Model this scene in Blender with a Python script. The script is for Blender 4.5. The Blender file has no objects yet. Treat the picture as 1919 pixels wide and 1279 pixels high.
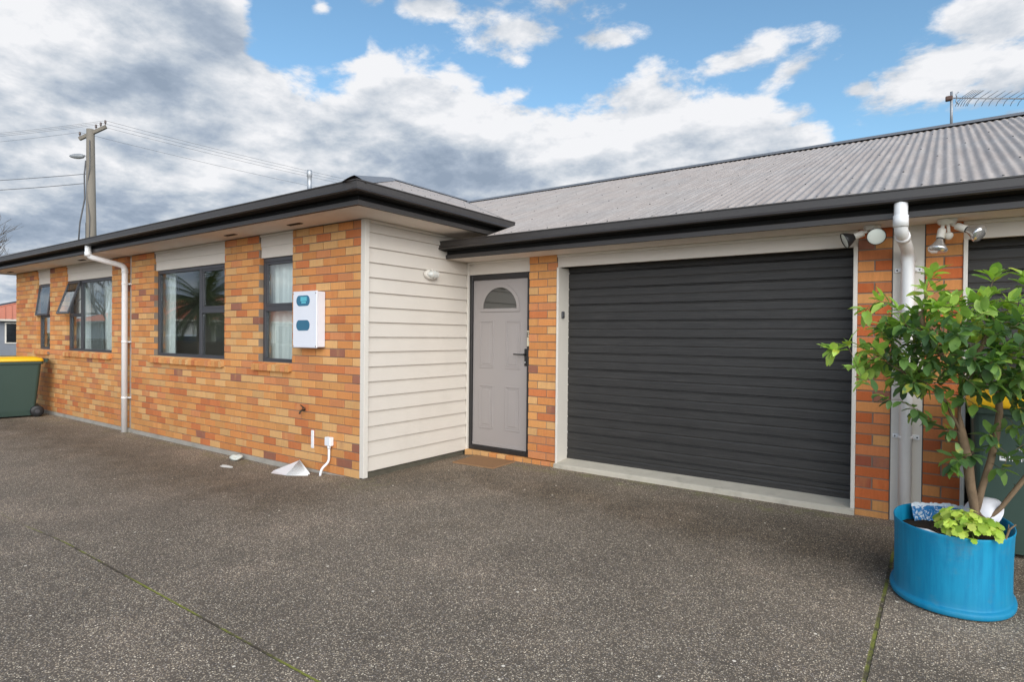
import bpy, math, random
from mathutils import Vector, Matrix
random.seed(7)
PI = math.pi
R_ = math.radians
scene = bpy.context.scene
COL = scene.collection

# ------------------------------------------------------------------ camera
cam_d = bpy.data.cameras.new("camera"); cam = bpy.data.objects.new("camera", cam_d); COL.objects.link(cam)
cam_d.sensor_width = 36.0; cam_d.lens = 1123.26 / 1919 * 36.0
cam_d.clip_start = 0.05; cam_d.clip_end = 2000
YAW, PITCH, ROLL = 0.6223, -0.0081, 0.0096
_f = Vector((-math.sin(YAW)*math.cos(PITCH), math.cos(YAW)*math.cos(PITCH), math.sin(PITCH)))
_r = Vector((math.cos(YAW), math.sin(YAW), 0)); _u = _r.cross(_f)
_r2 = _r*math.cos(ROLL) + _u*math.sin(ROLL); _u2 = -_r*math.sin(ROLL) + _u*math.cos(ROLL)
M = Matrix.Identity(4)
for i in range(3):
    M[i][0] = _r2[i]; M[i][1] = _u2[i]; M[i][2] = -_f[i]
M.translation = Vector((4.705, -3.969, 1.442))
cam.matrix_world = M
scene.camera = cam
scene.view_settings.view_transform = 'Standard'; scene.view_settings.look = 'None'
scene.view_settings.gamma = 1.0; scene.view_settings.exposure = 1.06
scene.render.resolution_x = 1024; scene.render.resolution_y = 683

# ------------------------------------------------------------------ node helper
class NT:
    def __init__(s, nt): s.nt = nt; s.n = nt.nodes; s.l = nt.links
    def new(s, t, **kw):
        n = s.n.new(t)
        for k, v in kw.items(): setattr(n, k, v)
        return n
    def put(s, sock, v):
        if isinstance(v, bpy.types.NodeSocket): s.l.new(v, sock)
        elif v is not None: sock.default_value = v
    def m(s, op, a, b=None, c=None, clamp=False):
        n = s.new('ShaderNodeMath', operation=op); n.use_clamp = clamp
        s.put(n.inputs[0], a)
        if b is not None: s.put(n.inputs[1], b)
        if c is not None: s.put(n.inputs[2], c)
        return n.outputs[0]
    def vm(s, op, a, b=None):
        n = s.new('ShaderNodeVectorMath', operation=op); s.put(n.inputs[0], a)
        if b is not None: s.put(n.inputs[1], b)
        return n.outputs[0] if op not in ('LENGTH', 'DOT_PRODUCT') else n.outputs[1]
    def mix(s, f, a, b, bt='MIX'):
        n = s.new('ShaderNodeMix', data_type='RGBA', blend_type=bt)
        s.put(n.inputs[0], f); s.put(n.inputs[6], a); s.put(n.inputs[7], b)
        return n.outputs[2]
    def mr(s, v, a, b, c=0., d=1., sm=True):
        n = s.new('ShaderNodeMapRange'); n.interpolation_type = 'SMOOTHSTEP' if sm else 'LINEAR'
        s.put(n.inputs[0], v)
        for i, q in enumerate((a, b, c, d)): s.put(n.inputs[i+1], q)
        return n.outputs[0]
    def noise(s, vec, scale, detail=4, rough=.55, dist=0., out=0):
        n = s.new('ShaderNodeTexNoise'); s.put(n.inputs['Vector'], vec); n.inputs['Scale'].default_value = scale
        n.inputs['Detail'].default_value = detail; n.inputs['Roughness'].default_value = rough; n.inputs['Distortion'].default_value = dist
        return n.outputs[out]
    def vor(s, vec, scale, out='Distance', feature='F1', rnd=1.):
        n = s.new('ShaderNodeTexVoronoi', feature=feature); s.put(n.inputs['Vector'], vec); n.inputs['Scale'].default_value = scale
        n.inputs['Randomness'].default_value = rnd
        return n.outputs[out]
    def comb(s, x, y, z):
        n = s.new('ShaderNodeCombineXYZ'); s.put(n.inputs[0], x); s.put(n.inputs[1], y); s.put(n.inputs[2], z); return n.outputs[0]
    def sep(s, v):
        n = s.new('ShaderNodeSeparateXYZ'); s.put(n.inputs[0], v); return n.outputs
    def ramp(s, f, pts, interp='LINEAR'):
        n = s.new('ShaderNodeValToRGB'); n.color_ramp.interpolation = interp; s.put(n.inputs[0], f)
        e = n.color_ramp.elements
        while len(e) > 1: e.remove(e[-1])
        e[0].position = pts[0][0]; e[0].color = c4(pts[0][1])
        for p, c in pts[1:]:
            q = e.new(p); q.color = c4(c)
        return n.outputs[0]

def c4(c):
    if isinstance(c, (int, float)): return (c, c, c, 1)
    return (c[0], c[1], c[2], 1)
def srgb(r, g, b, k=1.0):
    f = lambda v: ((v/255+.055)/1.055)**2.4 if v/255 > .04045 else v/255/12.92
    return (f(r)*k, f(g)*k, f(b)*k)

# ------------------------------------------------------------------ world: sky and clouds
SUN_EL, SUN_AZ = R_(31), R_(131)      # azimuth clockwise from +Y: the sun stands behind the viewer, to the right
world = bpy.data.worlds.new("World"); scene.world = world; world.use_nodes = True
w = NT(world.node_tree); w.n.clear()
sky = w.new('ShaderNodeTexSky', sky_type='NISHITA'); sky.sun_disc = False
sky.sun_elevation = SUN_EL; sky.sun_rotation = SUN_AZ; sky.air_density = 1.0; sky.dust_density = 0.6; sky.ozone_density = 1.6
tc = w.new('ShaderNodeTexCoord').outputs['Generated']
d = w.vm('NORMALIZE', tc); x, y, z = w.sep(d)
az = w.m('MULTIPLY', w.m('ARCTAN2', x, y), 180/PI)
el = w.m('MULTIPLY', w.m('ARCSINE', z), 180/PI)
# cloud space: direction flattened towards a layer so that clouds bunch near the horizon
zz = w.m('MAXIMUM', w.m('ADD', z, .30), .06)
cv = w.comb(w.m('DIVIDE', x, zz), w.m('DIVIDE', y, zz), w.m('MULTIPLY', z, 1.5))
n1 = w.noise(cv, 2.5, 10, .58, .15)
n2 = w.noise(w.vm('ADD', cv, (3.1, 1.7, 0)), 7.0, 8, .60, .15)
cvu = w.vm('ADD', cv, w.vm('SCALE', w.comb(x, y, -1.2), None)) if False else w.vm('ADD', cv, (0.015, -0.04, 0.10))
n1u = w.noise(cvu, 2.5, 10, .58, .15)
n2u = w.noise(w.vm('ADD', cvu, (3.1, 1.7, 0)), 7.0, 8, .60, .15)
TOP = [(-180, 24), (-120, 28), (-82, 40), (-62, 33), (-59.5, 27), (-57, 24.0), (-53.5, 23.2), (-51, 23.5), (-49, 28), (-46, 27), (-43, 25.5), (-40, 24.6), (-37.5, 22.7), (-33, 22.6), (-28, 23.0), (-22, 24.6), (-17.5, 23.4), (-13, 21.2), (-10, 19.4), (-8, 17), (-6, 12), (0, 8), (12, 12), (30, 26), (80, 33), (180, 24)]
tr = w.ramp(w.m('DIVIDE', w.m('ADD', az, 180), 360), [((a+180)/360, t/60) for a, t in TOP])
top = w.m('MULTIPLY', w.sep(tr)[0], 60)
field = w.m('DIVIDE', w.m('SUBTRACT', top, el), 4.0)
BLOBS = [(-34.5, 27.2, 8.0, 2.8, 0), (-28, 26.2, 5, 1.4, 0), (-44, 28.5, 4, 1.5, 0), (-14.5, 23.6, 5.0, 1.9, 8), (-11, 22.0, 3.6, 1.6, 20), (-1.6, 19.6, 4.2, 1.9, 12), (-5.6, 19.8, 1.4, .7, 0),
         (5.5, 24.0, 5.0, 3.0, 10), (5.6, 18.6, 4.6, 2.4, 20), (4, 15.5, 4.5, 1.5, 10), (-53.5, 27.3, 1.5, .9, 0), (-49.5, 29.0, 2.2, 1.6, 0)]
for a0, e0, sa, se, rr in BLOBS:
    da = w.m('SUBTRACT', az, float(a0)); de = w.m('SUBTRACT', el, float(e0))
    c_, s_ = math.cos(R_(rr)), math.sin(R_(rr))
    u_ = w.m('DIVIDE', w.m('ADD', w.m('MULTIPLY', da, c_), w.m('MULTIPLY', de, s_)), sa)
    v_ = w.m('DIVIDE', w.m('SUBTRACT', w.m('MULTIPLY', de, c_), w.m('MULTIPLY', da, s_)), se)
    dist = w.m('SQRT', w.m('ADD', w.m('MULTIPLY', u_, u_), w.m('MULTIPLY', v_, v_)))
    field = w.m('MAXIMUM', field, w.m('MULTIPLY', w.m('SUBTRACT', 1.05, dist), .85))
fld = w.m('MINIMUM', field, 2.2)
nn = w.m('ADD', w.m('MULTIPLY', w.m('SUBTRACT', n1, .5), 2.6), w.m('MULTIPLY', w.m('SUBTRACT', n2, .5), 2.6))
dens = w.m('ADD', fld, nn)
cover = w.mr(dens, .0, .55)
# relief: brighter where the cloud thins upwards, grey undersides
rel = w.m('ADD', w.m('ADD', w.m('MULTIPLY', w.m('SUBTRACT', n1, n1u), 2.6), w.m('MULTIPLY', w.m('SUBTRACT', n2, n2u), 1.0)), w.m('MULTIPLY', w.m('SUBTRACT', w.noise(w.vm('ADD', cv, (7, 2, 5)), 5.0, 8, .58, .15), .5), 1.2))
thick = w.mr(dens, .3, 2.6)
leftdark = w.mr(az, -46., -62., 0., .10)
lowdark = w.mr(el, 20., 12., 0., .20)
n3 = w.noise(w.vm('ADD', cv, (9, 4, 2)), 1.25, 5, .5, .3)
blotch = w.m('MULTIPLY', w.m('SUBTRACT', n3, .5), 1.3)
br = w.m('ADD', w.m('SUBTRACT', w.m('SUBTRACT', w.m('SUBTRACT', .945, w.m('MULTIPLY', thick, .24)), leftdark), lowdark), w.m('ADD', rel, blotch))
BRIGHT = [(-49, 24.5, 8, 3.0, .35), (-73, 21, 4, 3, .30), (-64, 17.5, 2.2, 1.5, .34), (-66, 23.5, 3, 1.6, .2), (-72, 14, 3, 1.0, .2), (-28, 20.5, 9, 1.8, .10), (-16, 17, 8, 1.6, .12), (-58, 21.5, 3, 1.6, .22), (-37, 18, 4, 3, .18)]
DARK = [(-64, 19, 6, 3.0, .22), (-50, 18, 7, 3, .20), (-40, 15.5, 8, 2.0, .22), (-70, 26, 9, 2.5, .12), (-72, 14.5, 6, 1.6, .2), (-33, 15.5, 6, 1.5, .14)]
for lst, sg in ((BRIGHT, 1.), (DARK, -1.)):
    for a0, e0, sa, se, k_ in lst:
        u_ = w.m('DIVIDE', w.m('SUBTRACT', az, float(a0)), float(sa)); v_ = w.m('DIVIDE', w.m('SUBTRACT', el, float(e0)), float(se))
        g_ = w.m('EXPONENT', w.m('MULTIPLY', w.m('ADD', w.m('MULTIPLY', u_, u_), w.m('MULTIPLY', v_, v_)), -1.))
        br = w.m('ADD', br, w.m('MULTIPLY', g_, sg*k_))
ccol = w.ramp(br, [(0.0, srgb(146, 161, 180)), (.28, srgb(166, 179, 196)), (.52, srgb(192, 201, 212)), (.78, srgb(220, 224, 230)), (1.0, srgb(240, 241, 244))])
CL = w.new('ShaderNodeBackground'); w.put(CL.inputs[0], ccol); fillv = (math.sin(SUN_AZ)*math.cos(R_(12)), math.cos(SUN_AZ)*math.cos(R_(12)), math.sin(R_(12)))
glow = w.m('ADD', 1.0, w.mr(w.vm('DOT_PRODUCT', d, fillv), -.15, .85, 0., 2.7))   # brighter sky added low on the sun's side, fill for facade and soffit
w.put(CL.inputs[1], w.m('MULTIPLY', glow, 0.50))
SK = w.new('ShaderNodeBackground'); w.put(SK.inputs[0], w.mix(1.0, sky.outputs[0], (.84, 1.02, 1.0, 1), 'MULTIPLY')); SK.inputs[1].default_value = 0.092
MX = w.new('ShaderNodeMixShader'); w.put(MX.inputs[0], w.m('MULTIPLY', cover, w.mr(el, -1., 0.5))); w.l.new(SK.outputs[0], MX.inputs[1]); w.l.new(CL.outputs[0], MX.inputs[2])
wo = w.new('ShaderNodeOutputWorld'); w.l.new(MX.outputs[0], wo.inputs[0])

sun_d = bpy.data.lights.new("sun", 'SUN'); sun_d.energy = 1.35; sun_d.angle = R_(65); sun_d.color = (1.0, .95, .88)
sun = bpy.data.objects.new("sun", sun_d); COL.objects.link(sun)
sv = Vector((math.sin(SUN_AZ)*math.cos(SUN_EL), math.cos(SUN_AZ)*math.cos(SUN_EL), math.sin(SUN_EL)))
sun.rotation_euler = sv.to_track_quat('Z', 'Y').to_euler()

# ------------------------------------------------------------------ materials
def material(name):
    m = bpy.data.materials.new(name); m.use_nodes = True
    t = NT(m.node_tree); t.n.clear()
    out = t.new('ShaderNodeOutputMaterial'); b = t.new('ShaderNodeBsdfPrincipled'); t.l.new(b.outputs[0], out.inputs[0])
    return m, t, b, out
def bump(t, b, h, dist, strength=1.0):
    n = t.new('ShaderNodeBump'); n.inputs['Strength'].default_value = strength; n.inputs['Distance'].default_value = dist
    t.put(n.inputs['Height'], h); t.l.new(n.outputs[0], b.inputs['Normal'])
def simple(name, col, rough=.6, var=.12, scale=8, spec=.5, metal=0., bmp=0., bscale=60, stretch=(1, 1, 1), dirt=0., dirtcol=(.12, .10, .08), coat=0.):
    m, t, b, o = material(name)
    P = t.new('ShaderNodeNewGeometry').outputs['Position']
    P = t.vm('MULTIPLY', P, stretch)
    n = t.noise(P, scale, 5, .6); f = t.m('ADD', 1 - var, t.m('MULTIPLY', n, 2*var))
    c = t.mix(1.0, c4(col), t.comb(f, f, f), 'MULTIPLY')
    if dirt:
        dn = t.mr(t.noise(P, scale*.45, 6, .65), .48, .75, 0, dirt)
        c = t.mix(dn, c, c4(dirtcol))
    t.put(b.inputs['Base Color'], c); b.inputs['Metallic'].default_value = metal
    t.put(b.inputs['Roughness'], t.m('ADD', rough-.06, t.m('MULTIPLY', n, .12), clamp=True))
    b.inputs['Specular IOR Level'].default_value = spec
    b.inputs['Coat Weight'].default_value = coat
    if bmp: bump(t, b, t.noise(P, bscale, 4, .6), bmp)
    return m
def brick_material(name, pal):
    m, t, b, o = material(name)
    a = t.new('ShaderNodeAttribute', attribute_name='tone'); tone = t.sep(a.outputs['Vector'])
    P = t.new('ShaderNodeNewGeometry').outputs['Position']
    base = t.ramp(tone[0], pal, 'CONSTANT')
    alt = t.ramp(tone[1], pal, 'CONSTANT')
    # streaky firing: each brick drifts towards a second tone over its length
    st = t.noise(t.vm('ADD', t.vm('MULTIPLY', P, (9, 9, 3)), t.comb(t.m('MULTIPLY', tone[0], 50), 0, t.m('MULTIPLY', tone[1], 50))), 1.0, 3, .5)
    c = t.mix(t.mr(st, .5, .72, 0, .38), base, alt)
    fine = t.noise(t.vm('MULTIPLY', P, (1, 1, 1)), 150, 4, .7)
    streak = t.noise(t.vm('MULTIPLY', P, (60, 60, 6)), 1.0, 4, .6)
    k = t.m('MULTIPLY', t.m('ADD', .76, t.m('MULTIPLY', fine, .48)), t.m('ADD', .84, t.m('MULTIPLY', streak, .32)))
    k = t.m('MULTIPLY', k, t.m('ADD', .9, t.m('MULTIPLY', tone[2], .2)))
    big = t.noise(P, .9, 4, .5); k = t.m('MULTIPLY', k, t.m('ADD', .88, t.m('MULTIPLY', big, .24)))
    c = t.mix(1.0, c, t.comb(k, k, k), 'MULTIPLY')
    t.put(b.inputs['Base Color'], c); b.inputs['Roughness'].default_value = .82; b.inputs['Specular IOR Level'].default_value = .3
    bump(t, b, t.noise(P, 220, 4, .7), .0015, .8)
    return m
K = .76
yel, lor, orr, red, brn, pnk = srgb(230, 178, 118, K), srgb(228, 162, 98, K), srgb(225, 150, 88, K), srgb(213, 128, 78, K), srgb(166, 110, 88, K), srgb(219, 144, 94, K)
BRICK = brick_material('orange_brick', [(0, yel), (.20, lor), (.48, orr), (.76, pnk), (.87, red), (.975, brn)])
BRICKR = brick_material('red_orange_brick', [(0, lor), (.10, orr), (.38, srgb(205, 108, 58, K)), (.68, red), (.90, srgb(170, 92, 66, K)), (.97, brn)])
MORTAR = simple('mortar', srgb(150, 134, 118, .8), .95, .15, 30, .2, bmp=.001, bscale=200)
CREAM = simple('cream_paint', srgb(212, 203, 191, .95), .55, .05, 3, .4, bmp=.0004, bscale=40, dirt=.10, dirtcol=(.30, .26, .2))
SOFFITM = simple('soffit_paint', srgb(232, 220, 208, .95), .7, .04, 2, .3, dirt=.15, dirtcol=(.32, .26, .2))
TRIM = simple('cream_trim', srgb(216, 209, 198, .97), .5, .04, 5, .4)
GUTM = simple('charcoal_gutter', srgb(66, 61, 58, .75), .36, .10, 6, .5, dirt=.25, dirtcol=(.03, .03, .028))
DARKM = simple('charcoal_metal', srgb(78, 78, 82, .7), .42, .06, 6, .5)
PVC = simple('white_pvc', (.80, .79, .78), .38, .03, 6, .5, dirt=.10, dirtcol=(.5, .46, .4))
CONC = simple('pale_concrete', srgb(200, 192, 176, .9), .9, .18, 6, .2, bmp=.002, bscale=50, dirt=.5, dirtcol=(.16, .15, .12))
FOOT = simple('foundation_concrete', srgb(176, 170, 160, .85), .95, .25, 5, .2, bmp=.003, bscale=40, dirt=.5, dirtcol=(.07, .065, .05))
BLACK = simple('black_plastic', (.012, .012, .013), .45, .1, 10)
DOORM = simple('warm_grey_door', srgb(172, 164, 160, .78), .5, .03, 3, .4, bmp=.0006, bscale=50, stretch=(1, 1, .12))
DOORFR = simple('dark_door_frame', srgb(44, 42, 42, .8), .4, .08, 5)
WHITEP = simple('white_plastic', (.80, .80, .81), .35, .02, 6)
INTER = simple('interior_paint', (.30, .28, .26), .9, .03, 2)
CURT = simple('white_sheer', (.80, .81, .80), .9, .05, 8)
GREYC = simple('grey_drape', (.16, .17, .17), .9, .1, 8)

m, t, b, o = material('window_glass'); GLASS = m
t.n.remove(b); ge = t.new('ShaderNodeNewGeometry'); cs_ = t.m('ABSOLUTE', t.vm('DOT_PRODUCT', ge.outputs['Incoming'], ge.outputs['Normal']))
schlick = t.m('ADD', .12, t.m('MULTIPLY', .88, t.m('POWER', t.m('SUBTRACT', 1., cs_), 5.)))
gl = t.new('ShaderNodeBsdfGlossy'); gl.inputs[0].default_value = (.95, .97, .97, 1); gl.inputs[1].default_value = 0.0
tp = t.new('ShaderNodeBsdfTransparent'); tp.inputs[0].default_value = (.93, .96, .95, 1)
ms = t.new('ShaderNodeMixShader'); t.put(ms.inputs[0], schlick); t.l.new(tp.outputs[0], ms.inputs[1]); t.l.new(gl.outputs[0], ms.inputs[2]); t.l.new(ms.outputs[0], o.inputs[0])

# garage door: embossed wood grain on charcoal steel
m, t, b, o = material('embossed_charcoal_steel'); GDOOR = m
P = t.new('ShaderNodeNewGeometry').outputs['Position']
g1 = t.noise(t.vm('MULTIPLY', P, (3.0, 3, 70)), 1.0, 6, .65, .6)
g2 = t.noise(t.vm('MULTIPLY', P, (9.0, 9, 260)), 1.0, 4, .7, .3)
gg = t.m('ADD', t.m('MULTIPLY', g1, .6), t.m('MULTIPLY', g2, .4))
big = t.noise(P, 1.1, 4, .5)
c = t.ramp(gg, [(.3, srgb(36, 34, 33, .8)), (.5, srgb(51, 49, 47, .8)), (.72, srgb(74, 71, 69, .8))])
k = t.m('ADD', .8, t.m('MULTIPLY', big, .4)); c = t.mix(1.0, c, t.comb(k, k, k), 'MULTIPLY')
scr = t.mr(t.noise(t.vm('MULTIPLY', P, (14, 14, 40)), 1.0, 8, .8), .70, .78, 0, .25)
c = t.mix(scr, c, (.2, .2, .2, 1))
t.put(b.inputs['Base Color'], c); t.put(b.inputs['Roughness'], t.m('ADD', .42, t.m('MULTIPLY', gg, .25))); b.inputs['Specular IOR Level'].default_value = .5
bump(t, b, gg, .0035, 1.0)

# corrugated roof steel
def roofmat(name, axis):
    m, t, b, o = material(name)
    P = t.new('ShaderNodeNewGeometry').outputs['Position']
    sc = (14, 1.2, 1.2) if axis == 'y' else (1.2, 14, 1.2)
    s1 = t.noise(t.vm('MULTIPLY', P, sc), 1.0, 6, .65)
    s2 = t.noise(P, 35, 5, .7); s3 = t.noise(P, 1.3, 4, .5)
    c = t.ramp(t.m('ADD', t.m('MULTIPLY', s1, .5), t.m('MULTIPLY', s2, .5)), [(.30, srgb(142, 130, 122)), (.5, srgb(168, 156, 147)), (.68, srgb(192, 181, 172))])
    c = t.mix(t.mr(s3, .4, .7, 0, .5), c, t.mix(1., c, (.88, .95, 1.0, 1), 'MULTIPLY'))
    t.put(b.inputs['Base Color'], c); b.inputs['Roughness'].default_value = .6; b.inputs['Specular IOR Level'].default_value = .35
    bump(t, b, s2, .0015, .6)
    return m
ROOFY = roofmat('weathered_roof_steel', 'y'); ROOFX = roofmat('weathered_roof_steel_side', 'x')

# driveway: exposed aggregate with drip-line moss and joints
m, t, b, o = material('exposed_aggregate'); DRIVE = m
P = t.new('ShaderNodeNewGeometry').outputs['Position']; px_, py_, pz_ = t.sep(P)
Pd = t.vm('ADD', P, t.vm('SCALE', t.noise(P, 40, 2, .5, out=1), None)); 
vn = t.new('ShaderNodeTexVoronoi', feature='F1'); t.put(vn.inputs['Vector'], P); vn.inputs['Scale'].default_value = 140
vc = t.sep(vn.outputs['Color']); vd = vn.outputs['Distance']
vn2 = t.new('ShaderNodeTexVoronoi', feature='F1'); t.put(vn2.inputs['Vector'], t.vm('ADD', P, (3.3, 1.1, 0))); vn2.inputs['Scale'].default_value = 82
vc2 = t.sep(vn2.outputs['Color']); vd2 = vn2.outputs['Distance']
stone = t.ramp(vc[0], [(0, srgb(66, 62, 58)), (.22, srgb(92, 86, 78)), (.45, srgb(116, 107, 96)), (.66, srgb(136, 124, 108)), (.80, srgb(118, 112, 108)), (.88, srgb(150, 140, 125)), (.965, srgb(188, 178, 162))], 'CONSTANT')
inside = t.mr(vd, .30, .62, 1., 0.)
c = t.mix(inside, c4(srgb(74, 67, 60)), stone)
bigs = t.m('MULTIPLY', t.mr(vd2, .22, .34, 1., 0.), t.m('GREATER_THAN', vc2[0], .86))
c = t.mix(bigs, c, t.ramp(vc2[1], [(0, srgb(132, 122, 108)), (.4, srgb(158, 148, 132)), (.85, srgb(190, 180, 164))], 'CONSTANT'))
L1 = t.noise(P, .75, 6, .6); L2 = t.noise(P, 2.6, 6, .65); L3 = t.noise(P, 11, 5, .6)
lum = t.m('ADD', t.m('ADD', .38, t.m('MULTIPLY', L1, .55)), t.m('ADD', t.m('MULTIPLY', L2, .45), t.m('MULTIPLY', L3, .26)))
c = t.mix(1., c, t.comb(lum, lum, lum), 'MULTIPLY')
# pale worn patches
wp = t.mr(t.noise(t.vm('ADD', P, (5, 2, 0)), .9, 7, .62), .48, .68, 0., .55)
c = t.mix(wp, c, t.mix(1., c, (1.55, 1.5, 1.48, 1), 'MULTIPLY'))
# algae and dirt washed out along the drip lines of the eaves and the wall foot
wob = t.m('MULTIPLY', t.m('SUBTRACT', t.noise(P, 1.6, 5, .6), .5), 1.1)
def band(v, c0, wd): 
    q = t.m('DIVIDE', t.m('SUBTRACT', t.m('ADD', v, wob), c0), wd)
    return t.m('EXPONENT', t.m('MULTIPLY', t.m('MULTIPLY', q, q), -1.))
right = t.mr(px_, .1, .8, 0, 1); left = t.m('SUBTRACT', 1., right)
bd = t.m('ADD', t.m('MULTIPLY', band(py_, .72, .42), right), t.m('MULTIPLY', band(py_, -.85, .50), left))
bd = t.m('MULTIPLY', bd, t.mr(t.noise(P, 3.2, 6, .65), .25, .65, .45, 1.))
bd = t.m('MAXIMUM', bd, t.m('MULTIPLY', band(px_, .25, .5), t.m('MULTIPLY', t.mr(py_, -.9, .3, 0, 1), .75)))
c = t.mix(t.m('MULTIPLY', bd, .72, clamp=True), c, t.mix(1., c, (.52, .47, .40, 1), 'MULTIPLY'))
gmoss = t.m('MULTIPLY', t.m('MULTIPLY', band(py_, 1.42, .12), right), t.mr(t.noise(P, 6, 5, .7), .42, .62))
c = t.mix(t.m('MULTIPLY', gmoss, .55, clamp=True), c, c4(srgb(92, 94, 58)))
lw = t.m('MULTIPLY', t.mr(t.noise(P, 9, 5, .7), .45, .65), t.m('MULTIPLY', band(py_, -.12, .16), left))
c = t.mix(t.m('MULTIPLY', lw, .5, clamp=True), c, c4(srgb(90, 88, 60)))
# moisture stains
sp = t.mr(t.noise(t.vm('ADD', P, (8, 8, 0)), 4.5, 6, .7), .60, .72, 0., .35)
c = t.mix(sp, c, t.mix(1., c, (.62, .60, .56, 1), 'MULTIPLY'))
oil = t.mr(t.noise(t.vm('MULTIPLY', P, (1.6, .7, 1)), 1.1, 6, .6), .55, .72, 0., .5)
c = t.mix(t.m('MULTIPLY', oil, t.mr(py_, -3.5, .5, .3, 1.)), c, t.mix(1., c, (.66, .62, .57, 1), 'MULTIPLY'))
spk = t.m('MULTIPLY', t.mr(t.vor(t.vm('ADD', P, (1, 7, 0)), 5.5), .035, .055, 1., 0.), .7)
c = t.mix(spk, c, c4(srgb(205, 198, 186)))
# saw-cut joints
jw = t.m('MULTIPLY', t.m('SUBTRACT', t.noise(P, 22, 5, .75), .5), .026)
j1 = t.mr(t.m('ABSOLUTE', t.m('ADD', t.m('SUBTRACT', px_, 4.457), t.m('MULTIPLY', jw, .5))), .006, .012, 1., 0.)
j2 = t.mr(t.m('ABSOLUTE', t.m('ADD', t.m('SUBTRACT', py_, -2.42), t.m('MULTIPLY', jw, .5))), .0045, .009, 1., 0.)
jj = t.m('MULTIPLY', t.m('MAXIMUM', j1, t.m('MULTIPLY', j2, t.mr(px_, -1.6, .4, .15, 1.))), t.mr(t.noise(t.vm('ADD', P, (4, 4, 0)), 26, 4, .7), .28, .5, .25, 1.))
jcol = t.mix(t.mr(t.noise(P, 2.6, 6, .65), .42, .56), c4(srgb(56, 50, 42)), c4(srgb(96, 100, 40)))
c = t.mix(t.m('MULTIPLY', jj, .95), c, jcol)
t.put(b.inputs['Base Color'], t.mix(1., c, (1.98, 1.88, 1.74, 1), 'MULTIPLY')); b.inputs['Roughness'].default_value = .85; b.inputs['Specular IOR Level'].default_value = .3
h = t.m('SUBTRACT', t.m('ADD', t.m('MULTIPLY', inside, .5), t.m('MULTIPLY', bigs, .6)), t.m('MULTIPLY', jj, 2.5))
bump(t, b, h, .003, .8)
GROUNDM = simple('worn_grass_ground', (.06, .075, .03), .95, .4, 1.5, .1, dirt=.5)

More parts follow.
